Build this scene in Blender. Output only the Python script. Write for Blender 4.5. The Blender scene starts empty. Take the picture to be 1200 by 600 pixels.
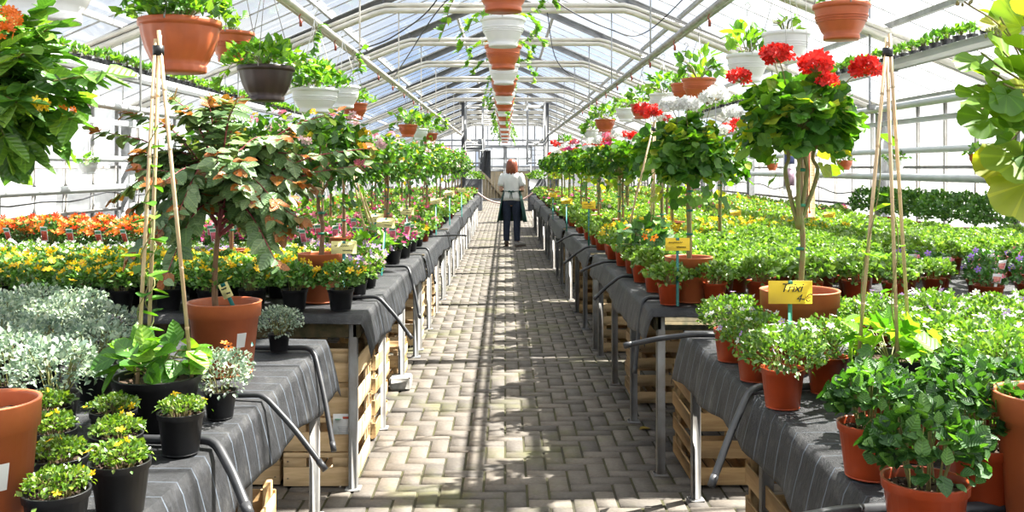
import bpy, math, random
import numpy as np
from mathutils import Vector, Matrix

RN = random.Random(11)
NR = np.random.default_rng(11)
COL = bpy.context.scene.collection
SC = bpy.context.scene
PI = math.pi

# ------------------------------------------------------------------ camera
EYE, FOC, PX, PY = 1.48, 1100.0, 592.0, 197.0      # eye height, focal length and principal point for a 1200 x 600 frame
cam_d = bpy.data.cameras.new('camera')
cam = bpy.data.objects.new('camera', cam_d)
COL.objects.link(cam)
cam.location = (0, 0, EYE)
cam.rotation_euler = (PI / 2, 0, 0)
cam_d.sensor_width = 36
cam_d.lens = FOC / 1200 * 36
cam_d.shift_x = (600 - PX) / 1200
cam_d.shift_y = -(300 - PY) / 1200
cam_d.clip_start = 0.05
cam_d.clip_end = 400
SC.camera = cam


def wx(px, d):
    return (px - PX) * d / FOC


def wz(py, d):
    return EYE - (py - PY) * d / FOC


# ------------------------------------------------------------------ mesh builder
class MB:
    """collects shapes; build() links them as ONE mesh object"""

    def __init__(s):
        s.V, s.LO, s.T, s.M, s.A, s.Q, s.n = [], [], [], [], [], [], 0

    def add(s, verts, faces, mat=0, rnd=None):
        v = np.asarray(verts, dtype=np.float32).reshape(-1, 3)
        s.V.append(v)
        for f in faces:
            s.LO.append(np.asarray(f, dtype=np.int32) + s.n)
        s.T.append(np.array([len(f) for f in faces], dtype=np.int32))
        s.M.append(np.full(len(faces), mat, dtype=np.int32))
        r = RN.random() if rnd is None else rnd
        s.A.append(np.full(len(faces), r, dtype=np.float32))
        s.Q.append(np.full((len(v), 3), 9, dtype=np.float32))
        s.n += len(v)

    def scatter(s, tmpl, pos, ydir, zdir, size, mat=0, rnd=None):
        """copies of a template (leaf, petal ...) with own direction and normal"""
        tv, tf = tmpl
        tv = np.asarray(tv, dtype=np.float32)
        pos = np.asarray(pos, dtype=np.float32).reshape(-1, 3)
        N = len(pos)
        if N == 0:
            return
        y = np.broadcast_to(np.asarray(ydir, dtype=np.float32), (N, 3)).copy()
        z = np.broadcast_to(np.asarray(zdir, dtype=np.float32), (N, 3)).copy()
        y /= np.linalg.norm(y, axis=1, keepdims=True) + 1e-9
        x = np.cross(y, z)
        nx = np.linalg.norm(x, axis=1, keepdims=True)
        bad = nx[:, 0] < 1e-4
        if bad.any():
            x[bad] = np.cross(y[bad], np.array([0.31, 0.87, 0.39]))
            nx = np.linalg.norm(x, axis=1, keepdims=True)
        x /= nx + 1e-9
        z = np.cross(x, y)
        sz = np.broadcast_to(np.asarray(size, dtype=np.float32), (N,))
        B = np.stack([x, y, z], axis=1) * sz[:, None, None]
        W = np.einsum('kc,ncd->nkd', tv, B) + pos[:, None, :]
        K = len(tv)
        s.V.append(W.reshape(-1, 3).astype(np.float32))
        base = s.n + np.arange(N, dtype=np.int32) * K
        lo = np.concatenate([np.asarray(f, dtype=np.int32) for f in tf])
        s.LO.append((base[:, None] + lo[None, :]).ravel())
        s.T.append(np.tile(np.array([len(f) for f in tf], dtype=np.int32), N))
        s.M.append(np.full(N * len(tf), mat, dtype=np.int32))
        r = NR.random(N) if rnd is None else np.broadcast_to(np.asarray(rnd), (N,))
        s.A.append(np.repeat(r.astype(np.float32), len(tf)))
        s.Q.append(np.tile(tv, (N, 1)))
        s.n += N * K

    def mesh(s, name, mats, smooth=False):
        me = bpy.data.meshes.new(name)
        V = np.concatenate(s.V)
        L = np.concatenate(s.LO)
        T = np.concatenate(s.T)
        me.vertices.add(len(V))
        me.vertices.foreach_set('co', V.ravel())
        me.loops.add(len(L))
        me.loops.foreach_set('vertex_index', L)
        me.polygons.add(len(T))
        st = np.zeros(len(T), dtype=np.int32)
        st[1:] = np.cumsum(T)[:-1]
        me.polygons.foreach_set('loop_start', st)
        me.polygons.foreach_set('loop_total', T)
        me.polygons.foreach_set('material_index', np.concatenate(s.M))
        if smooth:
            me.polygons.foreach_set('use_smooth', np.ones(len(T), dtype=bool))
        a = me.attributes.new('rnd', 'FLOAT', 'FACE')
        a.data.foreach_set('value', np.concatenate(s.A))
        q = me.attributes.new('blade', 'FLOAT_VECTOR', 'POINT')
        q.data.foreach_set('vector', np.concatenate(s.Q).ravel())
        for m in (mats if isinstance(mats, (list, tuple)) else [mats]):
            me.materials.append(m)
        me.update(calc_edges=True)
        me.validate()
        return me

    def build(s, name, mats, parent=None, smooth=False, loc=None, rotz=0.0):
        o = bpy.data.objects.new(name, s.mesh(name, mats, smooth))
        COL.objects.link(o)
        if parent is not None:
            o.parent = parent
        if loc is not None:
            o.location = loc
        o.rotation_euler = (0, 0, rotz)
        return o

    # ---- shapes
    def box(s, c, d, bev=0.0, rot=None, mat=0, rnd=None):
        hx, hy, hz = d[0] / 2, d[1] / 2, d[2] / 2
        b = min(bev, hx * .9, hy * .9, hz * .9)
        if b <= 0:
            v = [(sx * hx, sy * hy, sz * hz) for sx in (-1, 1) for sy in (-1, 1) for sz in (-1, 1)]
            f = [(0, 1, 3, 2), (4, 6, 7, 5), (0, 4, 5, 1), (2, 3, 7, 6), (0, 2, 6, 4), (1, 5, 7, 3)]
        else:
            v, idx = [], {}
            for sx in (-1, 1):
                for sy in (-1, 1):
                    for sz in (-1, 1):
                        for ax in range(3):
                            p = [sx * (hx - b), sy * (hy - b), sz * (hz - b)]
                            p[ax] = (sx * hx, sy * hy, sz * hz)[ax]
                            idx[(sx, sy, sz, ax)] = len(v)
                            v.append(tuple(p))
            f = []
            for ax in range(3):
                o1, o2 = [a for a in range(3) if a != ax]
                for sg in (-1, 1):
                    q = []
                    for a, bb in ((-1, -1), (1, -1), (1, 1), (-1, 1)):
                        k = [0, 0, 0]
                        k[ax], k[o1], k[o2] = sg, a, bb
                        q.append(idx[tuple(k) + (ax,)])
                    if (sg > 0) == (ax == 1):
                        q = q[::-1]
                    f.append(tuple(q))
            for ax in range(3):
                o1, o2 = [a for a in range(3) if a != ax]
                for a in (-1, 1):
                    for bb in (-1, 1):
                        k1, k2 = [0, 0, 0], [0, 0, 0]
                        k1[o1] = k2[o1] = a
                        k1[o2] = k2[o2] = bb
                        k1[ax], k2[ax] = -1, 1
                        f.append((idx[tuple(k1) + (o1,)], idx[tuple(k2) + (o1,)], idx[tuple(k2) + (o2,)], idx[tuple(k1) + (o2,)]))
            for sx in (-1, 1):
                for sy in (-1, 1):
                    for sz in (-1, 1):
                        f.append(tuple(idx[(sx, sy, sz, ax)] for ax in range(3)))
        v = np.array(v)
        if rot is not None:
            v = v @ np.array(rot.to_3x3() if hasattr(rot, 'to_3x3') else rot).T
        s.add(v + np.array(c), f, mat, rnd)

    def bar(s, p, q, w, h, bev=0.0, mat=0, up=(0, 0, 1), rnd=None):
        """a square bar from p to q, h along up"""
        p, q = Vector(p), Vector(q)
        y = (q - p)
        L = y.length
        y.normalize()
        u = Vector(up)
        if abs(y.dot(u)) > .98:
            u = Vector((1, 0, 0))
        x = y.cross(u).normalized()
        z = x.cross(y)
        m = Matrix((x, y, z)).transposed()
        s.box(tuple((p + q) / 2), (w, L, h), bev, m, mat, rnd)

    def tube(s, pts, rad, seg=6, mat=0, rnd=None, cap=True):
        P = [Vector(p) for p in pts]
        n = len(P)
        rr = rad if isinstance(rad, (list, tuple)) else [rad] * n
        v, f = [], []
        prev = None
        for i in range(n):
            t = (P[min(i + 1, n - 1)] - P[max(i - 1, 0)]).normalized()
            if prev is None:
                a = Vector((0, 0, 1)) if abs(t.z) < .9 else Vector((1, 0, 0))
                x = t.cross(a).normalized()
            else:
                x = (prev - t * prev.dot(t))
                x = x.normalized() if x.length > 1e-6 else t.orthogonal().normalized()
            prev = x
            y = t.cross(x)
            for k in range(seg):
                a = 2 * PI * k / seg
                v.append(tuple(P[i] + (x * math.cos(a) + y * math.sin(a)) * rr[i]))
        for i in range(n - 1):
            for k in range(seg):
                k2 = (k + 1) % seg
                f.append((i * seg + k, i * seg + k2, (i + 1) * seg + k2, (i + 1) * seg + k))
        if cap:
            f.append(tuple(range(seg))[::-1])
            f.append(tuple((n - 1) * seg + k for k in range(seg)))
        s.add(v, f, mat, rnd)

    def lathe(s, prof, seg=24, c=(0, 0, 0), mat=0, flute=0, amp=0.0, rnd=None):
        """profile of (radius, z); flute = number of vertical ribs"""
        v, f = [], []
        n = len(prof)
        for i, (r, z) in enumerate(prof):
            for k in range(seg):
                a = 2 * PI * k / seg
                q = r * (1 + amp * math.cos(flute * a) * (1 if 0.1 < i / n < .55 else 0)) if flute else r
                v.append((c[0] + q * math.cos(a), c[1] + q * math.sin(a), c[2] + z))
        for i in range(n - 1):
            for k in range(seg):
                k2 = (k + 1) % seg
                f.append((i * seg + k, i * seg + k2, (i + 1) * seg + k2, (i + 1) * seg + k))
        f.append(tuple(range(seg))[::-1])
        s.add(v, f, mat, rnd)

    def grid(s, fn, nu, nv, mat=0, rnd=None):
        v = [fn(i / nu, j / nv) for j in range(nv + 1) for i in range(nu + 1)]
        f = [(j * (nu + 1) + i, j * (nu + 1) + i + 1, (j + 1) * (nu + 1) + i + 1, (j + 1) * (nu + 1) + i) for j in range(nv) for i in range(nu)]
        s.add(v, f, mat, rnd)


def curve_pts(ctrl, n=10):
    """Catmull-Rom through the control points"""
    P = [Vector(p) for p in ctrl]
    P = [P[0] * 2 - P[1]] + P + [P[-1] * 2 - P[-2]]
    out = []
    for i in range(1, len(P) - 2):
        for k in range(n):
            t = k / n
            a, b, c, d = P[i - 1], P[i], P[i + 1], P[i + 2]
            out.append(0.5 * ((2 * b) + (c - a) * t + (2 * a - 5 * b + 4 * c - d) * t * t + (3 * b - a - 3 * c + d) * t ** 3))
    out.append(P[-2])
    return out


# ------------------------------------------------------------------ object helpers
def tag(o, label=None, cat=None, group=None, kind=None):
    if label:
        o['label'] = label
    if cat:
        o['category'] = cat
    if group:
        o['group'] = group
    if kind:
        o['kind'] = kind
    return o


def thing(name, label, cat, loc=(0, 0, 0), rotz=0.0, group=None):
    o = bpy.data.objects.new(name, None)
    o.empty_display_size = .1
    COL.objects.link(o)
    o.location = loc
    o.rotation_euler = (0, 0, rotz)
    return tag(o, label, cat, group)


def place(me, name, parent=None, loc=None, rot=None, scale=None):
    """a new object over existing mesh data"""
    o = bpy.data.objects.new(name, me)
    COL.objects.link(o)
    if parent is not None:
        o.parent = parent
    if loc is not None:
        o.location = loc
    if rot is not None:
        o.rotation_euler = rot
    if scale is not None:
        o.scale = (scale,) * 3 if isinstance(scale, (int, float)) else scale
    return o


KIDS = {}


def dup(root, loc, rotz=0.0, scale=1.0, label=None, group=None):
    r = root.copy()
    COL.objects.link(r)
    r.location = loc
    r.rotation_euler = (0, 0, rotz)
    r.scale = (scale,) * 3
    if label:
        r['label'] = label
    if group:
        r['group'] = group
    if root.name not in KIDS:
        KIDS[root.name] = [(ch, list(ch.children)) for ch in root.children]
    for ch, gs in KIDS[root.name]:
        c = ch.copy()
        COL.objects.link(c)
        c.parent = r
        for g in gs:
            d = g.copy()
            COL.objects.link(d)
            d.parent = c
    return r


class Proto:
    """first use moves the built thing itself, later uses copy it"""

    def __init__(s, root):
        s.root, s.used = root, False

    def put(s, loc, rotz=0.0, scale=1.0, label=None, group=None):
        if not s.used:
            s.used = True
            s.root.location = loc
            s.root.rotation_euler = (0, 0, rotz)
            s.root.scale = (scale,) * 3
            tag(s.root, label, None, group)
            return s.root
        return dup(s.root, loc, rotz, scale, label, group)


ORD = ('zeroth first second third fourth fifth sixth seventh eighth ninth tenth eleventh twelfth thirteenth fourteenth fifteenth sixteenth '
       'seventeenth eighteenth nineteenth twentieth twenty-first twenty-second twenty-third twenty-fourth twenty-fifth twenty-sixth twenty-seventh '
       'twenty-eighth twenty-ninth thirtieth').split()


def ordn(n):
    if n < len(ORD):
        return ORD[n]
    t = {3: 'thirt', 4: 'fort', 5: 'fift', 6: 'sixt', 7: 'sevent', 8: 'eight', 9: 'ninet'}[n // 10]
    return t + 'ieth' if n % 10 == 0 else t + 'y-' + ORD[n % 10]


# ------------------------------------------------------------------ materials
def nodes(name):
    m = bpy.data.materials.new(name)
    m.use_nodes = True
    nt = m.node_tree
    nt.nodes.clear()
    return m, nt, nt.nodes, nt.links


def ramp(N, stops):
    r = N.new('ShaderNodeValToRGB')
    e = r.color_ramp.elements
    while len(e) < len(stops):
        e.new(.5)
    for i, (p, c) in enumerate(stops):
        e[i].position = p
        e[i].color = (*c, 1)
    return r


def mat_plain(name, col, rough=.6, var=.12, scale=8.0, metal=0.0, bump=0.0, col2=None, spec=.5, objvar=0.0):
    """solid with noise mottling; col2 = dirt / wear colour"""
    m, nt, N, L = nodes(name)
    out = N.new('ShaderNodeOutputMaterial')
    b = N.new('ShaderNodeBsdfPrincipled')
    tc = N.new('ShaderNodeTexCoord')
    nz = N.new('ShaderNodeTexNoise')
    nz.inputs['Scale'].default_value = scale
    nz.inputs['Detail'].default_value = 5
    L.new(tc.outputs['Object'], nz.inputs['Vector'])
    c2 = col2 or tuple(max(0, c * (1 - 2.2 * var)) for c in col)
    r = ramp(N, [(.32, c2), (.62, col)])
    L.new(nz.outputs['Fac'], r.inputs['Fac'])
    src = r.outputs['Color']
    if objvar:
        oi = N.new('ShaderNodeObjectInfo')
        hs = N.new('ShaderNodeHueSaturation')
        mr = N.new('ShaderNodeMapRange')
        mr.inputs['To Min'].default_value = 1 - objvar
        mr.inputs['To Max'].default_value = 1 + objvar
        L.new(oi.outputs['Random'], mr.inputs['Value'])
        L.new(mr.outputs['Result'], hs.inputs['Value'])
        L.new(src, hs.inputs['Color'])
        src = hs.outputs['Color']
    L.new(src, b.inputs['Base Color'])
    b.inputs['Roughness'].default_value = rough
    b.inputs['Metallic'].default_value = metal
    b.inputs['Specular IOR Level'].default_value = spec
    if bump:
        bp = N.new('ShaderNodeBump')
        bp.inputs['Strength'].default_value = bump
        bp.inputs['Distance'].default_value = .01
        L.new(nz.outputs['Fac'], bp.inputs['Height'])
        L.new(bp.outputs['Normal'], b.inputs['Normal'])
    L.new(b.outputs['BSDF'], out.inputs['Surface'])
    return m


def mat_leaf(name, stops, trans=.4, tcol=None, gloss=.05, rough=.4, under=None, objvar=.12, vein=None):
    """leaf or petal: per-leaf colour from the mesh's rnd attribute, light passes through"""
    m, nt, N, L = nodes(name)
    out = N.new('ShaderNodeOutputMaterial')
    at = N.new('ShaderNodeAttribute')
    at.attribute_name = 'rnd'
    r = ramp(N, stops)
    L.new(at.outputs['Fac'], r.inputs['Fac'])
    oi = N.new('ShaderNodeObjectInfo')
    hs = N.new('ShaderNodeHueSaturation')
    mr = N.new('ShaderNodeMapRange')
    mr.inputs['To Min'].default_value = 1 - objvar
    mr.inputs['To Max'].default_value = 1 + objvar
    L.new(oi.outputs['Random'], mr.inputs['Value'])
    L.new(mr.outputs['Result'], hs.inputs['Value'])
    L.new(r.outputs['Color'], hs.inputs['Color'])
    src = hs.outputs['Color']
    if under:
        ge = N.new('ShaderNodeNewGeometry')
        mx = N.new('ShaderNodeMix')
        mx.data_type = 'RGBA'
        mx.inputs['B'].default_value = (*under, 1)
        mf = N.new('ShaderNodeMath')
        mf.operation = 'MULTIPLY'
        mf.inputs[1].default_value = .35
        L.new(ge.outputs['Backfacing'], mf.inputs[0])
        L.new(mf.outputs[0], mx.inputs['Factor'])
        L.new(src, mx.inputs['A'])
        src = mx.outputs['Result']
    d = N.new('ShaderNodeBsdfDiffuse')
    t = N.new('ShaderNodeBsdfTranslucent')
    if vein:
        def mth(op, a, b2=None):
            q = N.new('ShaderNodeMath')
            q.operation = op
            for i, s_ in enumerate((a, b2)):
                if s_ is None:
                    continue
                if isinstance(s_, (int, float)):
                    q.inputs[i].default_value = s_
                else:
                    L.new(s_, q.inputs[i])
            return q.outputs[0]
        bl = N.new('ShaderNodeAttribute')
        bl.attribute_name = 'blade'
        sx_ = N.new('ShaderNodeSeparateXYZ')
        L.new(bl.outputs['Vector'], sx_.inputs[0])
        ax = mth('ABSOLUTE', sx_.outputs['X'])
        yy = sx_.outputs['Y']
        if vein == 'pinnate':
            wv = mth('FRACT', mth('MULTIPLY', mth('SUBTRACT', yy, mth('MULTIPLY', ax, .7)), 6.5))
            rib = mth('LESS_THAN', ax, .022)
        else:
            wv = mth('FRACT', mth('ADD', mth('MULTIPLY', mth('ARCTAN2', sx_.outputs['X'], mth('SUBTRACT', yy, .2)), 1.35), .5))
            rib = mth('LESS_THAN', ax, .008)
        tri = mth('ABSOLUTE', mth('SUBTRACT', wv, .5))          # 0 on a side vein, .5 between
        lt = mth('MAXIMUM', rib, mth('LESS_THAN', tri, .055))
        vm = N.new('ShaderNodeMix')
        vm.data_type = 'RGBA'
        vm.blend_type = 'MULTIPLY'
        vm.inputs['B'].default_value = (1.55, 1.4, 1.3, 1) if vein == 'pinnate' else (1.35, 1.25, 1.1, 1)
        L.new(lt, vm.inputs['Factor'])
        L.new(src, vm.inputs['A'])
        src = vm.outputs['Result']
        vb = N.new('ShaderNodeBump')
        vb.inputs['Strength'].default_value = .55
        vb.inputs['Distance'].default_value = .004
        L.new(tri, vb.inputs['Height'])
        L.new(vb.outputs['Normal'], d.inputs['Normal'])
    L.new(src, d.inputs['Color'])
    if tcol:
        m2 = N.new('ShaderNodeMix')
        m2.data_type = 'RGBA'
        m2.blend_type = 'MULTIPLY'
        m2.inputs['Factor'].default_value = 1
        m2.inputs['B'].default_value = (*tcol, 1)
        L.new(src, m2.inputs['A'])
        L.new(m2.outputs['Result'], t.inputs['Color'])
    else:
        L.new(src, t.inputs['Color'])
    a = N.new('ShaderNodeMixShader')
    a.inputs['Fac'].default_value = trans
    L.new(d.outputs[0], a.inputs[1])
    L.new(t.outputs[0], a.inputs[2])
    g = N.new('ShaderNodeBsdfGlossy')
    if vein:
        L.new(vb.outputs['Normal'], g.inputs['Normal'])
    g.inputs['Roughness'].default_value = rough
    g.inputs['Color'].default_value = (1, 1, 1, 1)
    b = N.new('ShaderNodeMixShader')
    b.inputs['Fac'].default_value = gloss
    L.new(a.outputs[0], b.inputs[1])
    L.new(g.outputs[0], b.inputs[2])
    L.new(b.outputs[0], out.inputs['Surface'])
    return m


def mat_glass(name, film=.1, tint=(.97, .99, 1), dirt=6.0, filmcol=(.9, .92, .93), rough=.03):
    """clear pane with a thin dusty film"""
    m, nt, N, L = nodes(name)
    out = N.new('ShaderNodeOutputMaterial')
    tr = N.new('ShaderNodeBsdfTransparent')
    tr.inputs['Color'].default_value = (*tint, 1)
    gl = N.new('ShaderNodeBsdfGlossy')
    gl.inputs['Roughness'].default_value = rough
    fr = N.new('ShaderNodeFresnel')
    fr.inputs['IOR'].default_value = 1.12
    a = N.new('ShaderNodeMixShader')
    fm = N.new('ShaderNodeMath')
    fm.operation = 'MULTIPLY'
    fm.inputs[1].default_value = .22
    L.new(fr.outputs[0], fm.inputs[0])
    L.new(fm.outputs[0], a.inputs['Fac'])
    L.new(tr.outputs[0], a.inputs[1])
    L.new(gl.outputs[0], a.inputs[2])
    tl = N.new('ShaderNodeBsdfTranslucent')
    tl.inputs['Color'].default_value = (*filmcol, 1)
    df = N.new('ShaderNodeBsdfDiffuse')
    df.inputs['Color'].default_value = (*filmcol, 1)
    f2 = N.new('ShaderNodeMixShader')
    f2.inputs['Fac'].default_value = .42
    L.new(tl.outputs[0], f2.inputs[1])
    L.new(df.outputs[0], f2.inputs[2])
    tc = N.new('ShaderNodeTexCoord')
    nz = N.new('ShaderNodeTexNoise')
    nz.inputs['Scale'].default_value = dirt
    nz.inputs['Detail'].default_value = 4
    L.new(tc.outputs['Object'], nz.inputs['Vector'])
    mr = N.new('ShaderNodeMapRange')
    mr.inputs['From Min'].default_value = .3
    mr.inputs['From Max'].default_value = .7
    mr.inputs['To Min'].default_value = film * .6
    mr.inputs['To Max'].default_value = min(1, film * 1.4)
    L.new(nz.outputs['Fac'], mr.inputs['Value'])
    b = N.new('ShaderNodeMixShader')
    L.new(mr.outputs['Result'], b.inputs['Fac'])
    L.new(a.outputs[0], b.inputs[1])
    L.new(f2.outputs[0], b.inputs[2])
    L.new(b.outputs[0], out.inputs['Surface'])
    return m


def mat_wood(name, c1, c2, rough=.65, sx=(30, 3, 30)):
    m, nt, N, L = nodes(name)
    out = N.new('ShaderNodeOutputMaterial')
    b = N.new('ShaderNodeBsdfPrincipled')
    tc = N.new('ShaderNodeTexCoord')
    mp = N.new('ShaderNodeMapping')
    mp.inputs['Scale'].default_value = sx
    nz = N.new('ShaderNodeTexNoise')
    nz.inputs['Scale'].default_value = 1.5
    nz.inputs['Detail'].default_value = 6
    nz.inputs['Distortion'].default_value = .8
    L.new(tc.outputs['Object'], mp.inputs['Vector'])
    L.new(mp.outputs[0], nz.inputs['Vector'])
    r = ramp(N, [(.3, c1), (.7, c2)])
    L.new(nz.outputs['Fac'], r.inputs['Fac'])
    at = N.new('ShaderNodeAttribute')
    at.attribute_name = 'rnd'
    hs = N.new('ShaderNodeHueSaturation')
    mr = N.new('ShaderNodeMapRange')
    mr.inputs['To Min'].default_value = .82
    mr.inputs['To Max'].default_value = 1.12
    L.new(at.outputs['Fac'], mr.inputs['Value'])
    L.new(mr.outputs['Result'], hs.inputs['Value'])
    L.new(r.outputs['Color'], hs.inputs['Color'])
    L.new(hs.outputs['Color'], b.inputs['Base Color'])
    b.inputs['Roughness'].default_value = rough
    bp = N.new('ShaderNodeBump')
    bp.inputs['Strength'].default_value = .15
    L.new(nz.outputs['Fac'], bp.inputs['Height'])
    L.new(bp.outputs['Normal'], b.inputs['Normal'])
    L.new(b.outputs['BSDF'], out.inputs['Surface'])
    return m


M = {}
M['terracotta'] = mat_plain('terracotta_plastic', (.50, .115, .035), .38, .08, 14, objvar=.1, col2=(.42, .095, .03))
M['terra_old'] = mat_plain('terracotta_pot', (.56, .15, .05), .45, .12, 9, bump=.1, objvar=.08, col2=(.46, .11, .038))
M['redpot'] = mat_plain('red_pot_plastic', (.46, .068, .018), .35, .1, 12, objvar=.1)
M['blackpot'] = mat_plain('black_pot_plastic', (.022, .022, .024), .42, .2, 18, objvar=.15, col2=(.012, .012, .013))
M['brownpot'] = mat_plain('dark_brown_pot_plastic', (.055, .032, .028), .4, .2, 12)
M['whitepot'] = mat_plain('white_pot_plastic', (.82, .83, .84), .35, .03, 6)
M['soil'] = mat_plain('potting_soil', (.085, .05, .03), .95, .3, 60, bump=.6, col2=(.02, .012, .008))
M['steel'] = mat_plain('galvanised_steel', (.46, .47, .48), .5, .14, 12, metal=.35, col2=(.30, .30, .30))
M['legsteel'] = mat_plain('grey_leg_steel', (.30, .30, .295), .62, .18, 9, metal=.15, col2=(.21, .19, .17))
M['rafter'] = mat_plain('grey_rafter_paint', (.27, .28, .29), .55, .12, 6, metal=.1, col2=(.20, .20, .205))
M['alu'] = mat_plain('aluminium', (.72, .69, .63), .42, .1, 5, metal=.15, col2=(.6, .57, .51))
M['pipe'] = mat_plain('pale_grey_pipe', (.60, .62, .64), .4, .06, 5, metal=.1)
M['dark'] = mat_plain('dark_metal', (.05, .053, .06), .5, .2, 10)
M['hose'] = mat_plain('black_rubber_hose', (.032, .034, .038), .38, .15, 14, col2=(.055, .055, .06))
M['wire'] = mat_plain('wire', (.30, .29, .27), .5, .1, 10, metal=.3)
M['whitecord'] = mat_plain('white_cord', (.75, .75, .74), .5, .05, 10)
M['redhook'] = mat_plain('red_brown_hook', (.32, .06, .03), .5, .15, 20)
M['cane'] = mat_wood('bamboo_cane', (.52, .36, .20), (.68, .50, .31), .5, (20, 20, 6))
M['bark'] = mat_wood('stem_bark', (.20, .11, .055), (.33, .19, .10), .75, (60, 60, 10))
M['greenstem'] = mat_plain('green_stem', (.20, .24, .07), .55, .2, 30, col2=(.23, .15, .06))
M['tie'] = mat_plain('green_tie', (.02, .22, .13), .45, .1, 20)
M['tealstick'] = mat_plain('teal_sign_stick', (.015, .18, .16), .4, .1, 10)
M['tape'] = mat_plain('black_tape', (.012, .012, .013), .4, .1, 10)
M['card_y'] = mat_plain('yellow_card', (.90, .60, .02), .55, .04, 8)
M['card_p'] = mat_plain('pale_yellow_card', (.88, .80, .33), .55, .04, 8)
M['ink'] = mat_plain('dark_ink', (.03, .03, .03), .6, 0, 5)
M['white'] = mat_plain('white_card', (.85, .85, .83), .5, .03, 10)
M['tagred'] = mat_plain('tag_picture_red', (.72, .10, .05), .5, .2, 60)
M['tagpink'] = mat_plain('tag_picture_pink', (.80, .16, .22), .5, .25, 60)
M['tagpeach'] = mat_plain('tag_picture_peach', (.85, .38, .26), .5, .25, 90, col2=(.75, .12, .2))
M['taggreen'] = mat_plain('tag_band_green', (.10, .34, .20), .5, .1, 30)
M['crate'] = mat_wood('crate_pine', (.47, .28, .11), (.62, .41, .19), .6, (4, 4, 40))
M['crate2'] = mat_wood('crate_poplar', (.52, .35, .17), (.66, .47, .26), .6, (5, 5, 40))
M['mosswood'] = mat_plain('mossy_bench_wood', (.10, .075, .035), .85, .4, 25, bump=.4, col2=(.035, .035, .012))
M['concrete'] = mat_plain('concrete', (.42, .40, .37), .85, .12, 30, bump=.3)
M['glass'] = mat_glass('roof_glass', .04)
M['frost'] = mat_glass('whitened_wall_glass', .40, dirt=2.2, filmcol=(.93, .94, .95), rough=.2)
M['blackfab'] = M['tape']

G = lambda *s: [(p, c) for p, c in s]
M['leaf_seed'] = mat_leaf('seedling_leaf', G((0, (.09, .20, .02)), (.5, (.16, .31, .03)), (1, (.29, .43, .07))), .45, (1.1, 1.15, .6), .06, .45)
M['leaf_bright'] = mat_leaf('bright_leaf', G((0, (.06, .16, .015)), (.5, (.13, .28, .03)), (1, (.28, .42, .07))), .42, (1.15, 1.2, .5), .05, .4)
M['leaf_bid'] = mat_leaf('feathery_leaf', G((0, (.05, .15, .02)), (.55, (.11, .27, .04)), (1, (.22, .40, .09))), .38, (1.1, 1.15, .5), .05, .4)
M['leaf_mari'] = mat_leaf('dark_bedding_leaf', G((0, (.03, .10, .018)), (.6, (.06, .18, .03)), (1, (.12, .27, .05))), .32, (1.1, 1.2, .5), .05, .4)
M['leaf_dark'] = mat_leaf('dark_crinkled_leaf', G((0, (.025, .075, .02)), (.6, (.05, .14, .03)), (1, (.13, .28, .05))), .33, (1.3, 1.5, .4), .035, .45, vein='pinnate')
M['leaf_lys'] = mat_leaf('creeping_leaf', G((0, (.06, .15, .012)), (.5, (.12, .24, .02)), (1, (.24, .34, .04))), .4, (1.1, 1.1, .5), .05, .4)
M['leaf_silver'] = mat_leaf('silver_leaf', G((0, (.13, .20, .155)), (.5, (.29, .39, .29)), (1, (.56, .63, .48))), .3, (1, 1.05, .8), .05, .5)
M['leaf_ger'] = mat_leaf('geranium_leaf', G((0, (.03, .12, .012)), (.5, (.075, .22, .022)), (.9, (.17, .36, .035)), (1, (.42, .46, .04))), .45, (1.35, 1.3, .35), .035, .45, vein='palmate')
M['leaf_geryel'] = mat_leaf('yellowing_geranium_leaf', G((0, (.09, .24, .015)), (.6, (.20, .38, .03)), (1, (.50, .50, .05))), .5, (1.2, 1.15, .35), .035, .45, vein='palmate')
M['leaf_fuch'] = mat_leaf('fuchsia_leaf', G((0, (.075, .155, .055)), (.45, (.15, .26, .10)), (.80, (.29, .41, .21)), (.86, (.24, .10, .015)), (1, (.42, .12, .012))), .34, (1.15, 1.25, .5), .05, .4, under=(.13, .09, .05), objvar=.0, vein='pinnate')
M['leaf_lan'] = mat_leaf('lantana_leaf', G((0, (.04, .12, .022)), (.6, (.095, .24, .035)), (1, (.24, .42, .06))), .4, (1.3, 1.3, .45), .05, .38, vein='pinnate')
M['leaf_tree'] = mat_leaf('standard_tree_leaf', G((0, (.025, .085, .015)), (.55, (.06, .17, .025)), (.93, (.14, .30, .04)), (1, (.36, .26, .03))), .4, (1.3, 1.35, .4), .04, .4, vein='pinnate')
M['leaf_vine'] = mat_leaf('vine_leaf', G((0, (.06, .20, .02)), (.6, (.16, .38, .03)), (1, (.32, .55, .06))), .45, (1.2, 1.2, .4), .05, .4, vein='pinnate')
M['leaf_pot'] = mat_leaf('hanging_leaf', G((0, (.05, .17, .02)), (.6, (.12, .31, .03)), (1, (.27, .48, .06))), .42, (1.2, 1.2, .4), .045, .4, vein='pinnate')
M['leaf_shrub'] = mat_leaf('shrub_leaf', G((0, (.03, .10, .015)), (.6, (.07, .19, .03)), (1, (.15, .30, .05))), .35, (1.2, 1.2, .5), .04, .4)
PTR = {'white': .5}
PETAL = {'yellow': (.86, .58, .012), 'orange': (.88, .22, .02), 'scarlet': (.82, .055, .02), 'red': (.80, .025, .015), 'pink': (.85, .24, .34), 'magenta': (.60, .03, .22),
         'white': (.93, .93, .91), 'lilac': (.50, .32, .72), 'purple': (.32, .16, .62), 'palepink': (.86, .58, .60), 'peach': (.9, .5, .25)}
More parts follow.
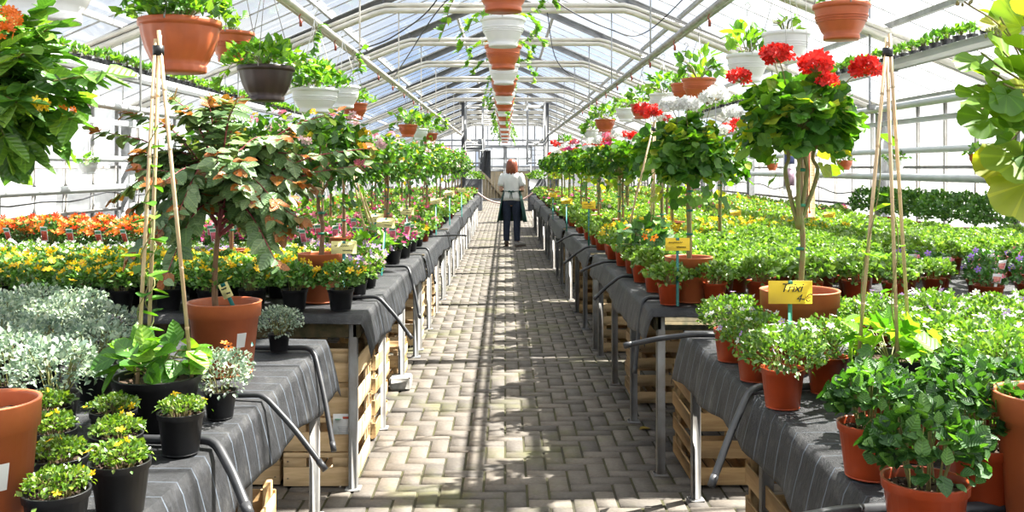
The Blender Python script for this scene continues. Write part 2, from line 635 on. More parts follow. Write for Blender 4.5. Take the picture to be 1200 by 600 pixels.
for k, c in PETAL.items():
    dk = tuple(x * .72 for x in c)
    lt = tuple(min(.95, x * 1.12 + .01) for x in c)
    M['p_' + k] = mat_leaf(k + '_petal', G((0, dk), (.6, c), (1, lt)), PTR.get(k, .3), None, .03, .5, objvar=.06)
# ------------------------------------------------------------------ light: sun high on the right and a little ahead, bright hazy sky with clouds
SUN = Vector((.886 * .55, .463 * .55, .835)).normalized()
sd = bpy.data.lights.new('sun', 'SUN')
sd.energy = 23.0
sd.angle = math.radians(.6)
sd.color = (1.0, .95, .86)
so = bpy.data.objects.new('sun', sd)
COL.objects.link(so)
so.rotation_euler = SUN.to_track_quat('Z', 'Y').to_euler()
so.location = (6, 8, 14)

w = bpy.data.worlds.new('sky')
SC.world = w
w.use_nodes = True
nt = w.node_tree
nt.nodes.clear()
N, L = nt.nodes, nt.links
wo = N.new('ShaderNodeOutputWorld')
bg = N.new('ShaderNodeBackground')
bg.inputs['Strength'].default_value = 0.95
tc = N.new('ShaderNodeTexCoord')
mp = N.new('ShaderNodeMapping')
mp.inputs['Scale'].default_value = (1, 1, 2.2)
nz = N.new('ShaderNodeTexNoise')
nz.inputs['Scale'].default_value = 2.6
nz.inputs['Detail'].default_value = 7
nz.inputs['Roughness'].default_value = .55
L.new(tc.outputs['Generated'], mp.inputs['Vector'])
L.new(mp.outputs[0], nz.inputs['Vector'])
cl = ramp(N, [(.38, (.42, .64, 1.05)), (.60, (1.05, 1.08, 1.12))])
L.new(nz.outputs['Fac'], cl.inputs['Fac'])
dt = N.new('ShaderNodeVectorMath')
dt.operation = 'DOT_PRODUCT'
dt.inputs[1].default_value = SUN
L.new(tc.outputs['Generated'], dt.inputs[0])
gr = N.new('ShaderNodeMapRange')
gr.interpolation_type = 'SMOOTHSTEP'
gr.inputs['From Min'].default_value = .25
gr.inputs['From Max'].default_value = 1.0
gr.inputs['To Min'].default_value = 0
gr.inputs['To Max'].default_value = 1
L.new(dt.outputs['Value'], gr.inputs['Value'])
mx = N.new('ShaderNodeMix')
mx.data_type = 'RGBA'
mx.inputs['B'].default_value = (3.2, 3.1, 2.9, 1)
L.new(gr.outputs['Result'], mx.inputs['Factor'])
L.new(cl.outputs['Color'], mx.inputs['A'])
L.new(mx.outputs['Result'], bg.inputs['Color'])
L.new(bg.outputs[0], wo.inputs['Surface'])

SC.view_settings.view_transform = 'Standard'
SC.view_settings.look = 'None'
SC.view_settings.gamma = 1
SC.view_settings.use_curve_mapping = False
SC.view_settings.exposure = -0.05
SC.cycles.max_bounces = 7
SC.cycles.diffuse_bounces = 4
SC.cycles.glossy_bounces = 2
SC.cycles.transmission_bounces = 4
SC.cycles.transparent_max_bounces = 10
SC.cycles.caustics_reflective = False
SC.cycles.caustics_refractive = False
SC.cycles.use_denoising = True

# ------------------------------------------------------------------ the house: 9.2 m wide, 49 m long, ridge along the path
W, Y0, Y1 = 4.6, -5.8, 43.0
EAVE, RIDGE = 2.20, 4.20
SL = (RIDGE - EAVE) / W
TR = [11.2 + 3 * k for k in range(-5, 11)]           # trusses every 3 m


def roof_z(x):
    return RIDGE - SL * abs(x)


def struct(o):
    o['kind'] = 'structure'
    return o


# paved floor in herringbone
m, nt, N, L = nodes('clay_grey_pavers')
out = N.new('ShaderNodeOutputMaterial')
b = N.new('ShaderNodeBsdfPrincipled')
at = N.new('ShaderNodeAttribute')
at.attribute_name = 'rnd'
r = ramp(N, [(0, (.092, .080, .069)), (.5, (.132, .113, .094)), (1, (.172, .147, .12))])
L.new(at.outputs['Fac'], r.inputs['Fac'])
tc = N.new('ShaderNodeTexCoord')
n1 = N.new('ShaderNodeTexNoise')
n1.inputs['Scale'].default_value = 60
n1.inputs['Detail'].default_value = 4
n2 = N.new('ShaderNodeTexNoise')
n2.inputs['Scale'].default_value = 1.6
n2.inputs['Detail'].default_value = 6
n2.inputs['Roughness'].default_value = .65
for q in (n1, n2):
    L.new(tc.outputs['Object'], q.inputs['Vector'])
rr = ramp(N, [(.25, (.72, .72, .72)), (.75, (1.1, 1.1, 1.1))])
L.new(n1.outputs['Fac'], rr.inputs['Fac'])
mu = N.new('ShaderNodeMix')
mu.data_type = 'RGBA'
mu.blend_type = 'MULTIPLY'
mu.inputs['Factor'].default_value = 1
L.new(r.outputs['Color'], mu.inputs['A'])
L.new(rr.outputs['Color'], mu.inputs['B'])
mr = ramp(N, [(.53, (0, 0, 0)), (.68, (.7, .7, .7))])
L.new(n2.outputs['Fac'], mr.inputs['Fac'])
mo = N.new('ShaderNodeMix')
mo.data_type = 'RGBA'
mo.inputs['B'].default_value = (.085, .088, .018, 1)
L.new(mr.outputs['Color'], mo.inputs['Factor'])
L.new(mu.outputs['Result'], mo.inputs['A'])
L.new(mo.outputs['Result'], b.inputs['Base Color'])
b.inputs['Roughness'].default_value = .75
bp = N.new('ShaderNodeBump')
bp.inputs['Strength'].default_value = .25
bp.inputs['Distance'].default_value = .004
L.new(n1.outputs['Fac'], bp.inputs['Height'])
L.new(bp.outputs['Normal'], b.inputs['Normal'])
L.new(b.outputs[0], out.inputs['Surface'])
M['paver'] = m
M['joint'] = mat_plain('mossy_joint_sand', (.055, .052, .018), .95, .3, 5, bump=.3, col2=(.026, .022, .016))

mb = MB()
CW = .1
joint = .0052
PVX = 3.0
for jy in range(int(Y0 / CW), int(Y1 / CW)):
    for ix in range(int(-PVX / CW), int(PVX / CW)):
        c = (ix - jy) % 4
        if c == 0:
            x0, y0, lx, ly = ix * CW, jy * CW, 2 * CW, CW
        elif c == 3:
            x0, y0, lx, ly = ix * CW, jy * CW, CW, 2 * CW
        else:
            continue
        if y0 > 24 and abs(x0) > 1.1:
            continue
        x0 += joint
        y0 += joint
        lx -= 2 * joint
        ly -= 2 * joint
        bv = .0035
        z = RN.uniform(-.0015, .0015)
        tx, ty = RN.uniform(-.002, .002), RN.uniform(-.002, .002)
        v = [(x0, y0, -.008), (x0 + lx, y0, -.008), (x0 + lx, y0 + ly, -.008), (x0, y0 + ly, -.008),
             (x0 + bv, y0 + bv, z + tx), (x0 + lx - bv, y0 + bv, z + ty), (x0 + lx - bv, y0 + ly - bv, z - tx), (x0 + bv, y0 + ly - bv, z - ty)]
        mb.add(v, [(4, 5, 6, 7), (0, 1, 5, 4), (1, 2, 6, 5), (2, 3, 7, 6), (3, 0, 4, 7)], 0)
mb.add([(-W, Y0, -.007), (W, Y0, -.007), (W, Y1, -.007), (-W, Y1, -.007)], [(0, 1, 2, 3)], 1)
struct(mb.build('floor', [M['paver'], M['joint']]))

# ground outside
mb = MB()
mb.grid(lambda u, v: (-60 + 120 * u, -40 + 160 * v, -.12 + .02 * math.sin(u * 40) * math.cos(v * 33)), 30, 30)
M['gravel'] = mat_plain('pale_gravel', (.66, .64, .60), .9, .08, 14, bump=.2)
struct(mb.build('ground', M['gravel']))

# walls of whitened panes, low curb, bars, posts, pipes
for side, sx in (('left', -1), ('right', 1)):
    mb = MB()
    y = Y0
    pw = .65
    while y < Y1 - .1:
        y2 = min(y + pw, Y1)
        for z0, z1 in ((.30, 1.0), (1.0, EAVE)):
            mb.box((sx * (W + .02), (y + y2) / 2, (z0 + z1) / 2), (.006, y2 - y - .02, z1 - z0 - .02), mat=(0 if y < 19 else 1))
        y = y2
    mb.box((sx * (W + .02), (Y0 + Y1) / 2, .10), (.16, Y1 - Y0, .42), .01, mat=2)
    struct(mb.build('wall_' + side, [M['frost'], M['glass'], M['concrete']]))
    mb = MB()
    y = Y0
    while y < Y1 + .1:
        mb.box((sx * (W - .005), y, (.3 + EAVE) / 2), (.035, .028, EAVE - .3), .004)
        y += pw
    for z in (.31, 1.0, 1.49):
        mb.box((sx * (W - .005), (Y0 + Y1) / 2, z), (.04, Y1 - Y0, .035), .004)
    struct(mb.build('trim_1' if sx < 0 else 'trim_2', M['legsteel']))
    mb = MB()
    for t in TR:
        mb.box((sx * (W - .10), t, EAVE / 2 + .02), (.11, .16, EAVE + .04), .008)
    struct(mb.build('trim_3' if sx < 0 else 'trim_4', M['steel']))
    # gutter beam at the eave
    mb = MB()
    mb.box((sx * (W - .02), (Y0 + Y1) / 2, EAVE + .03), (.20, Y1 - Y0, .10), .01)
    mb.box((sx * (W - .14), (Y0 + Y1) / 2, 2.0), (.05, Y1 - Y0, .06), .006)
    struct(mb.build('trim_5' if sx < 0 else 'trim_6', M['pipe']))

# far and near gables
for nm, yy in (('far', Y1), ('near', Y0)):
    mb = MB()
    px = -W
    while px < W - .01:
        q = min(px + .5417, W)
        if not (nm == 'far' and -1.25 < (px + q) / 2 < 1.25):
            zlo = .30
            mb.add([(px + .01, yy, zlo), (q - .01, yy, zlo), (q - .01, yy, 1.55), (px + .01, yy, 1.55)], [(0, 1, 2, 3)], 1 if nm == 'far' else 0)
        elif nm == 'far':
            mb.add([(px + .01, yy, 2.5), (q - .01, yy, 2.5), (q - .01, yy, roof_z(q)), (px + .01, yy, roof_z(px))], [(0, 1, 2, 3)], 0)
            px = q
            continue
        mb.add([(px + .01, yy, 1.56), (q - .01, yy, 1.56), (q - .01, yy, roof_z(q)), (px + .01, yy, roof_z(px))], [(0, 1, 2, 3)], 0)
        px = q
    for sx in (-1, 1):
        mb.box((sx * (W + 1.25) / 2, yy, .12), (W - 1.25, .16, .40), .01, mat=2)
    struct(mb.build('wall_' + nm, [M['frost'], M['glass'], M['concrete']]))
    mb = MB()
    px = -W
    while px < W + .01:
        if abs(px) > 1.2 or nm == 'near':
            mb.bar((px, yy - .03, .3), (px, yy - .03, roof_z(px)), .05, .05, .004)
        else:
            mb.bar((px, yy - .03, 2.5), (px, yy - .03, roof_z(px)), .04, .04, .004)
        px += .5417 * 1.0
    for z in (1.55, 2.5):
        mb.bar((-W, yy - .04, z), (W, yy - .04, z), .06, .06, .004)
    mb.bar((-3.4, yy - .06, 3.40 - .65), (3.4, yy - .06, 3.40 - .65), .08, .08, .004)
    struct(mb.build('trim_7' if nm == 'far' else 'trim_8', M['rafter']))

# double door in the far gable: glazed above, khaki boards with a brace below
M['khaki'] = mat_plain('khaki_door_panel', (.40, .32, .20), .6, .1, 5)
d = thing('door_1', None, None, (0, Y1 - .08, 0))
d['kind'] = 'structure'
for sx in (-1, 1):
    mb = MB()
    cx = sx * .615
    for q in (-1, 1):
        mb.box((cx + q * .575, 0, 1.24), (.08, .05, 2.46), .005)
    for z in (.06, 1.38, 1.92, 2.44):
        mb.box((cx, 0, z), (1.22, .05, .08), .005)
    mb.box((cx, 0, 1.9), (.03, .04, 1.0), .003)
    f = mb.build('door_frame', M['rafter'], d)
    struct(f)
    mb = MB()
    for k in range(8):
        mb.box((cx - .49 + k * .14, .0, .72), (.135, .025, 1.26), .004)
    mb.bar((cx - sx * .5, -.025, .12), (cx + sx * .5, -.025, 1.32), .09, .025, .003)
    struct(mb.build('door_panel', M['khaki'], d))
    mb = MB()
    mb.box((cx, .02, 1.9), (1.08, .008, 1.0))
    struct(mb.build('door_glass', M['frost'], d))
    mb = MB()
    mb.box((cx - sx * .5, -.05, 1.05), (.03, .05, .16), .006)
    struct(mb.build('door_handle', M['dark'], d))

# roof panes, glazing bars, purlins, ridge
for side, sx in (('left', -1), ('right', 1)):
    mb = MB()
    y = Y0
    k = 0
    while y < Y1 - .05:
        y2 = min(y + .60, Y1)
        for a, c in ((0.02, .36), (.36, .68), (.68, 1.02)):
            xa, xb = sx * W * a, sx * W * c
            za, zb = RIDGE - SL * W * a + .055, RIDGE - SL * W * c + .055
            mb.add([(xa, y + .012, za), (xa, y2 - .012, za), (xb, y2 - .012, zb), (xb, y + .012, zb)], [(0, 1, 2, 3)], 0)
        y = y2
    struct(mb.build('ceiling_' + side, M['glass']))
    mb = MB()
    y = Y0
    while y < Y1 + .05:
        mb.bar((0, y, RIDGE + .035), (sx * W, y, EAVE + .035), .018, .013, .002)
        y += .60
    struct(mb.build('trim_9' if sx < 0 else 'trim_10', M['steel']))
    mb = MB()
    for xx in (.75, 2.08, 3.35):
        mb.bar((sx * xx, Y0, roof_z(xx) - .02), (sx * xx, Y1, roof_z(xx) - .02), .045, .05, .004)
    struct(mb.build('trim_11' if sx < 0 else 'trim_12', M['steel']))
mb = MB()
mb.box((0, (Y0 + Y1) / 2, RIDGE + .03), (.14, Y1 - Y0, .10), .01)
struct(mb.build('trim_13', M['steel']))

for t in TR:
    mb = MB()
    for sx in (-1, 1):
        # rafter: grey I-beam
        for off, hh, ww in ((-.02, .016, .075), (-.065, .08, .016), (-.11, .016, .075)):
            mb.bar((0, t, RIDGE - .03 + off), (sx * W, t, EAVE - .03 + off), ww, hh, .003, mat=0)
        # lower chord: collar plus sloping tube pair
        for dy in (-.035, .035):
            mb.tube([(0, t + dy, 3.36), (sx * 1.42, t + dy, 3.36), (sx * 1.55, t + dy, 3.325), (sx * 4.45, t + dy, 2.16)], .030, 8, mat=1)
        for dy in (-.035, .035):
            mb.tube([(0, t + dy, 3.422), (sx * 1.42, t + dy, 3.422), (sx * 1.55, t + dy, 3.387), (sx * 4.45, t + dy, 2.225)], .026, 8, mat=1)
        mb.bar((sx * 1.45, t, 3.40), (sx * 1.45, t, roof_z(1.45) - .06), .03, .03, .002, mat=0)
    o = struct(mb.build('roof_beam', [M['rafter'], M['alu']]))

# pipes that run the length of the house: pairs under the roof, along the walls
for sx in (-1, 1):
    mb = MB()
    mb.tube([(sx * 1.22, .5, 2.42), (sx * 1.22, Y1 - .3, 2.42)], .022, 8)
    mb.tube([(sx * 1.32, .5, 2.47), (sx * 1.32, Y1 - .3, 2.47)], .020, 8)
    for t in TR:
        if t > 1:
            mb.tube([(sx * 1.27, t, 2.44), (sx * 1.27, t, 3.33)], .008, 6)
            mb.box((sx * 1.27, t, 2.445), (.17, .03, .02), .003)
    o = mb.build('overhead_pipe', M['alu'] if sx < 0 else M['steel'])
    tag(o, 'double pipe under the roof carrying hanging pots over the %s benches' % ('left' if sx < 0 else 'right'), 'pipe')
mb = MB()
mb.tube([(0, .5, 2.80), (0, 30, 2.80)], .018, 8)
for t in TR:
    if .5 < t < 30:
        mb.tube([(0, t, 2.80), (0, t, 3.36)], .007, 6)
tag(mb.build('overhead_pipe', M['steel']), 'single thin pipe over the path carrying the alternating red and white pots', 'pipe')
for sx in (-1, 1):
    sd_ = 'left' if sx < 0 else 'right'
    for z, rad, nm in ((1.38 if sx > 0 else 1.26, .042, 'lower'), (1.67 if sx > 0 else 1.58, .036, 'upper')):
        mb = MB()
        mb.tube([(sx * 4.38, Y0 + .3, z), (sx * 4.38, Y1 - .4, z)], rad, 10)
        for t in TR:
            mb.box((sx * 4.43, t, z), (.13, .03, .05), .004)
        tag(mb.build('heating_pipe', M['pipe']), 'pale grey heating pipe along the %s glass wall, %s of two' % (sd_, nm), 'pipe')
    mb = MB()
    mb.tube([(sx * 3.3, Y0 + .3, 2.0), (sx * 3.3, Y1 - .4, 2.0)], .030, 8)
    for t in TR:
        mb.tube([(sx * 3.34, t, 1.97), (sx * 3.34, t, 2.62)], .006, 6)
    tag(mb.build('heating_pipe', M['pipe']), 'pale grey pipe below the hanging seedling shelf on the %s' % sd_, 'pipe')

# grey sheds seen through the clear panes at the far end
M['shed'] = mat_plain('grey_shed_boards', (.16, .165, .175), .8, .15, 3)
for sx in (-1, 1):
    mb = MB()
    mb.box((sx * 7.4, 33, .85), (3.4, 28, 1.9), .03)
    for k in range(70):
        mb.box((sx * 5.69, 19.3 + k * .4, .85), (.03, .03, 1.9), .004)
    o = mb.build('outside_building', M['shed'])
    struct(o)
mb = MB()
mb.box((0, 47, .7), (12, 2.4, 1.7), .03)
struct(mb.build('outside_building', M['shed']))
# ------------------------------------------------------------------ leaf and petal templates: base at the origin, length 1 along +Y, upper side +Z
def t_ovate(wd=.30, fold=.10, droop=.12, taper=.55):
    v = [(0, 0, 0), (-wd * .8, .25, fold), (0, .25, -.02), (wd * .8, .25, fold), (-wd, taper, fold * .9 - droop * .3), (0, taper, -.03 - droop * .3), (wd, taper, fold * .9 - droop * .3),
         (-wd * .55, .82, fold * .5 - droop * .7), (0, .82, -.03 - droop * .7), (wd * .55, .82, fold * .5 - droop * .7), (0, 1, -droop)]
    f = [(0, 2, 1), (0, 3, 2), (1, 2, 5, 4), (2, 3, 6, 5), (4, 5, 8, 7), (5, 6, 9, 8), (7, 8, 10), (8, 9, 10)]
    return v, f


def t_small(wd=.32, fold=.12):
    v = [(0, 0, 0), (-wd, .5, fold), (0, .52, 0), (wd, .5, fold), (0, 1, -.05)]
    return v, [(0, 2, 1), (0, 3, 2), (1, 2, 4), (2, 3, 4)]


def t_tri(wd=.34):
    return [(0, 0, 0), (-wd, .55, .08), (wd, .55, .08), (0, 1, -.04)], [(0, 2, 1), (1, 2, 3)]


def t_round(n=22, lobes=7, amp=.075, cup=.20):
    """scalloped round leaf with a notch at the stalk"""
    v = [(0, .22, -.02)]
    for i in range(n):
        a = -PI / 2 + .30 + (2 * PI - .60) * i / (n - 1)
        r = .5 * (1 + amp * math.cos(lobes * (a + PI / 2)) * 1.0) * (1 if 0 < i < n - 1 else .8)
        v.append((r * math.cos(a), .45 + r * math.sin(a), cup * (.45 + .45 * math.sin(lobes * .5 * a + 1)) * .7))
    f = [(0, i, i + 1) for i in range(1, n)]
    return v, f


def t_vine():
    """five-pointed leaf"""
    pts = [(0, 0), (-.28, -.06), (-.42, .2), (-.30, .34), (-.36, .62), (-.14, .62), (0, 1), (.14, .62), (.36, .62), (.30, .34), (.42, .2), (.28, -.06)]
    v = [(0, .3, 0)] + [(x, y, .10 * abs(x) / .4 - .1 * max(0, y - .5)) for x, y in pts]
    n = len(pts)
    f = [(0, 1 + i, 1 + (i + 1) % n) for i in range(n)]
    return v, [q[::-1] for q in f]


def t_flower(n=5, wd=.30, cup=.16):
    """open flower, radius 1, facing +Z"""
    v, f = [(0, 0, 0)], []
    for i in range(n):
        a = 2 * PI * i / n
        d = (math.cos(a), math.sin(a))
        p = (-d[1], d[0])
        k = len(v)
        for u, s, z in ((.55, -wd, cup), (1.0, -wd * .7, cup * 1.3), (1.0, wd * .7, cup * 1.3), (.55, wd, cup)):
            v.append((d[0] * u + p[0] * s, d[1] * u + p[1] * s, z))
        f.append((0, k, k + 1, k + 2, k + 3)[::1])
    return v, f


def t_disc(n=6, dome=.5):
    v = [(0, 0, dome)] + [(math.cos(2 * PI * i / n), math.sin(2 * PI * i / n), 0) for i in range(n)]
    return v, [(0, 1 + i, 1 + (i + 1) % n) for i in range(n)]


T_OV, T_OVW, T_NAR = t_ovate(), t_ovate(.38, .10, .16, .45), t_ovate(.17, .08, .2)
T_SM, T_TRI, T_RND, T_RNDL, T_VINE = t_small(), t_tri(), t_round(), t_round(9, 4, .05, .2), t_vine()
T_FL5, T_FL6, T_FL4, T_DISC = t_flower(5), t_flower(6, .24), t_flower(4, .38), t_disc()


def unit(v):
    return v / (np.linalg.norm(v, axis=-1, keepdims=True) + 1e-9)


def rdirs(n, zmin=-1.0):
    z = NR.uniform(zmin, 1, n)
    a = NR.uniform(0, 2 * PI, n)
    r = np.sqrt(np.maximum(0, 1 - z * z))
    return np.stack([r * np.cos(a), r * np.sin(a), z], 1)


def crown(mb, c, rad, n, size, tmpl, mat=0, zmin=-.3, inner=.55, out=.8, up=.35, wild=.55, face=.6, rnd=None, lump=0.0):
    """n leaves through an ellipsoid, pointing outward, upper sides to the light"""
    d = rdirs(n, zmin)
    k = inner + (1 - inner) * NR.random(n) ** .6
    if lump:
        k *= 1 + lump * np.sin(d[:, 0] * 5.1 + c[0] * 9) * np.cos(d[:, 1] * 4.3 + 1.7) + lump * .6 * np.sin(d[:, 2] * 6 + d[:, 0] * 3)
    pos = np.array(c) + d * np.array(rad) * k[:, None]
    y = d * out + NR.normal(0, wild, (n, 3)) + np.array([0, 0, up])
    z = d * face + NR.normal(0, .45, (n, 3)) + np.array([0, 0, .9])
    s = size * NR.uniform(.65, 1.2, n)
    r = NR.random(n) if rnd is None else rnd
    mb.scatter(tmpl, pos - unit(y) * (s * .4)[:, None], y, z, s, mat, r)
    return pos


def blooms(mb, pos, size, tmpl, mat, up=.8, wild=.35, eye=None, eyesize=.22, c=None):
    n = len(pos)
    z = NR.normal(0, wild, (n, 3)) + np.array([0, 0, up])
    if c is not None:
        z = z + unit(np.asarray(pos) - np.array(c)) * .8
    z = unit(z)
    y = NR.normal(0, 1, (n, 3))
    s = size * NR.uniform(.8, 1.15, n)
    mb.scatter(tmpl, pos, y, z, s, mat)
    if eye is not None:
        mb.scatter(T_DISC, np.asarray(pos) + z * (s * .12)[:, None], y, z, s * eyesize, eye)


def dome_pts(n, c, rad, zmin=.35):
    return np.array(c) + rdirs(n, zmin) * np.array(rad)


def umbel(mb, c, r, n, fs, mat, stem=None, stemmat=1):
    """ball of small florets"""
    d = rdirs(n, -.35)
    pos = np.array(c) + d * np.array([r, r, r * .75])
    z = unit(d + NR.normal(0, .25, (n, 3)))
    mb.scatter(T_FL5, pos, NR.normal(0, 1, (n, 3)), z, fs * NR.uniform(.8, 1.2, n), mat)
    if stem is not None:
        c2 = Vector(c)
        s = Vector(stem)
        mid = (c2 + s) / 2 + Vector((RN.uniform(-.01, .01), RN.uniform(-.01, .01), .01))
        mb.tube([s, mid, c2], .0022, 5, stemmat)
        k = max(6, n // 3)
        dd = rdirs(k, -.2)
        for q in range(k):
            mb.tube([c2 - Vector((0, 0, r * .5)), Vector(pos[q])], .0010, 3, stemmat, cap=False)


# ------------------------------------------------------------------ pots
def pot_profile(r, h, rim=.14, bot=.74, lip=.05):
    return [(0, 0), (r * bot * .96, 0), (r * bot, h * .015), (r * (bot + (1 - bot) * .80) * .965, h * (1 - rim) - .001), (r * (1 - lip * .55), h * (1 - rim)),
            (r * .985, h * .985), (r * 1.0, h * .995), (r * .99, h), (r * .93, h), (r * .91, h * .97), (r * .885, h * .80), (r * .86, h * .70)]


def pot_mesh(r, h, seg=28, **k):
    mb = MB()
    mb.lathe(pot_profile(r, h, **k), seg)
    # drainage notches and a foot ring
    mb.lathe([(r * .60, .0), (r * .74, .0), (r * .75, h * .03), (r * .60, h * .03)], seg)
    return mb


def soil_mesh(r, z):
    mb = MB()
    n = 16
    v = [(0, 0, z + .004)]
    for j, q in enumerate((.35, .7, .98)):
        for i in range(n):
            a = 2 * PI * i / n
            v.append((r * q * math.cos(a), r * q * math.sin(a), z + RN.uniform(-.004, .006)))
    f = [(0, 1 + i, 1 + (i + 1) % n) for i in range(n)]
    for j in range(2):
        for i in range(n):
            a, b2 = 1 + j * n + i, 1 + j * n + (i + 1) % n
            f.append((a, a + n, b2 + n, b2))
    mb.add(v, f)
    for _ in range(26):
        a, q = RN.uniform(0, 6.28), r * .9 * math.sqrt(RN.random())
        s = RN.uniform(.004, .010)
        mb.box((q * math.cos(a), q * math.sin(a), z + .005), (s * 1.6, s, s), s * .2, Matrix.Rotation(RN.uniform(0, 3), 3, 'Z'))
    return mb


def hang_profile(r, h):
    """wide bowl with a foot and a rolled lip"""
    return [(0, 0), (r * .62, 0), (r * .63, h * .03), (r * .63, h * .12), (r * .60, h * .14), (r * .70, h * .24), (r * .82, h * .45), (r * .90, h * .66), (r * .935, h * .84), (r * .94, h * .86),
            (r * 1.0, h * .87), (r * 1.01, h * .93), (r * 1.0, h * .99), (r * .98, h), (r * .93, h), (r * .91, h * .9), (r * .88, h * .75)]


def ringed(prof, r, at, amt=.012):
    """two raised bands below the lip"""
    out = []
    for q, z in prof:
        out.append((q, z))
    return out


def picture_tag(parent, x, y, z, hgt, pic, green=True, tilt=.42, wdt=.044):
    """plastic plant tag: spike, white card, picture, green band"""
    mb = MB()
    R3 = Matrix.Rotation(tilt, 3, 'X') @ Matrix.Rotation(RN.uniform(-.25, .25), 3, 'Z')
    o = Vector((x, y, z))

    def bx(cx, cz, w_, h_, dy, mt):
        mb.box(tuple(o + R3 @ Vector((cx, dy, cz))), (w_, .0012, h_), .0004, R3, mt)
    ch = hgt * .55
    bx(0, hgt * .25, wdt * .35, hgt * .55, 0, 0)
    bx(0, hgt - ch / 2, wdt, ch, 0, 0)
    bx(0, hgt - ch * .60, wdt * .82, ch * .62, -.0012, 1)
    if green:
        bx(0, hgt - ch * .14, wdt * .9, ch * .18, -.0012, 2)
    return mb.build('plant_tag', [M['white'], pic, M['taggreen']], parent)


# ------------------------------------------------------------------ small potted bedding plants, one builder for all kinds
def bedding(name, cat, pot, pr, ph, leafm, nleaf, lsize, tmpl, rad, cz, zmin=-.25, flowers=None, tagpic=None, taggreen=True, stems=True, lump=.1, low=False, spill=0, tagh=.12, seg=24, nest=True):
    t = thing(name, name.replace('_', ' '), cat, (0, 0, -50))
    if low:
        mb = MB()
        mb.lathe(pot_profile(pr, ph), 14, mat=0)
        crown(mb, (0, 0, cz), rad, nleaf, lsize, tmpl, 1, zmin, lump=lump)
        mats = [M[pot], M[leafm]]
        if flowers:
            for (col, n, fs, ft) in flowers:
                mats.append(M['p_' + col])
                blooms(mb, dome_pts(n, (0, 0, cz), (rad[0] * 1.0, rad[1] * 1.0, rad[2] * 1.08), .15), fs, ft, len(mats) - 1)
        bpy.data.objects.remove(t)
        o = mb.build(name, mats, None, smooth=False)
        return tag(o, name, cat)
    pot_mesh(pr, ph, seg).build('pot', M[pot], t, smooth=False)
    soil_mesh(pr * .9, ph * .84).build('soil', M['soil'], t)
    mb = MB()
    crown(mb, (0, 0, cz), rad, nleaf, lsize, tmpl, 0, zmin, lump=lump)
    if spill:
        a = NR.uniform(0, 2 * PI, spill)
        rr = pr * NR.uniform(.95, 1.3, spill)
        zz = ph * NR.uniform(.92, 1.12, spill)
        pos = np.stack([rr * np.cos(a), rr * np.sin(a), zz], 1)
        y = np.stack([np.cos(a), np.sin(a), np.full(spill, -.9)], 1) + NR.normal(0, .3, (spill, 3))
        z = np.stack([np.cos(a), np.sin(a), np.full(spill, .8)], 1)
        mb.scatter(tmpl, pos, y, z, lsize * NR.uniform(.7, 1.1, spill), 0)
    if stems:
        for _ in range(22):
            a = RN.uniform(0, 6.28)
            e = Vector((math.cos(a) * rad[0] * RN.uniform(.2, .8), math.sin(a) * rad[1] * RN.uniform(.2, .8), cz + rad[2] * RN.uniform(.0, .7)))
            s = Vector((math.cos(a) * pr * .35, math.sin(a) * pr * .35, ph * .84))
            mb.tube([s, (s + e) / 2 + Vector((0, 0, .015)), e], .0018, 4, 1, cap=False)
    mb.build('foliage', [M[leafm], M['greenstem']], t)
    if flowers:
        for (col, n, fs, ft) in flowers:
            P = dome_pts(n, (0, 0, cz), (rad[0] * 1.02, rad[1] * 1.02, rad[2] * 1.10), .1)
            for Q in ([P] if n > 40 else [p[None, :] for p in P]):
                mb = MB()
                blooms(mb, Q, fs, ft, 0, eye=1)
                mb.build('flowers' if n > 40 else 'flower', [M['p_' + col], M['p_yellow'] if col != 'yellow' else M['p_orange']], t)
    if tagpic:
        picture_tag(t, .01, -pr * .80, ph * .8, tagh, M[tagpic], taggreen)
    return t


def kinds(n, *a, **k):
    return [Proto(bedding(*a, **k)) for _ in range(n)]


K = {}
K['bidens'] = kinds(3, 'potted_bidens', 'potted plant', 'blackpot', .062, .095, 'leaf_bid', 620, .027, T_TRI, (.112, .112, .080), .140, -.35, [('yellow', 15, .019, T_FL5)])
K['alyssum'] = kinds(2, 'potted_alyssum', 'potted plant', 'blackpot', .055, .09, 'leaf_bright', 260, .026, T_TRI, (.095, .095, .07), .12, -.35, [('white', 26, .013, T_FL4)])
K['lilac'] = kinds(2, 'potted_viola', 'potted plant', 'blackpot', .055, .09, 'leaf_bright', 260, .028, T_TRI, (.095, .095, .07), .12, -.35, [('lilac', 9, .018, T_FL5), ('palepink', 10, .014, T_FL4)])
K['marigold'] = kinds(2, 'potted_marigold', 'potted plant', 'blackpot', .058, .09, 'leaf_mari', 320, .032, T_TRI, (.100, .100, .11), .19, -.6, [('orange', 18, .028, T_FL6), ('scarlet', 7, .026, T_FL6)], 'tagred', tagh=.20)
K['magenta'] = kinds(2, 'potted_petunia', 'potted plant', 'blackpot', .058, .09, 'leaf_mari', 260, .032, T_TRI, (.095, .095, .08), .14, -.5, [('magenta', 7, .026, T_FL5), ('pink', 4, .024, T_FL5)], 'tagpink', tagh=.20)
K['seedling'] = kinds(4, 'potted_seedling', 'potted plant', 'redpot', .064, .11, 'leaf_seed', 480, .032, T_TRI, (.122, .122, .070), .150, -.22, None, spill=8)
K['bacopa'] = kinds(4, 'potted_bacopa', 'potted plant', 'redpot', .068, .12, 'leaf_bright', 900, .021, T_SM, (.138, .138, .085), .165, -.35, [('white', 9, .012, T_FL5), ('lilac', 4, .013, T_FL5)], spill=26)
K['helio'] = kinds(3, 'potted_heliotrope', 'potted plant', 'redpot', .075, .125, 'leaf_dark', 340, .032, T_OVW, (.100, .100, .085), .175, -.35, None)
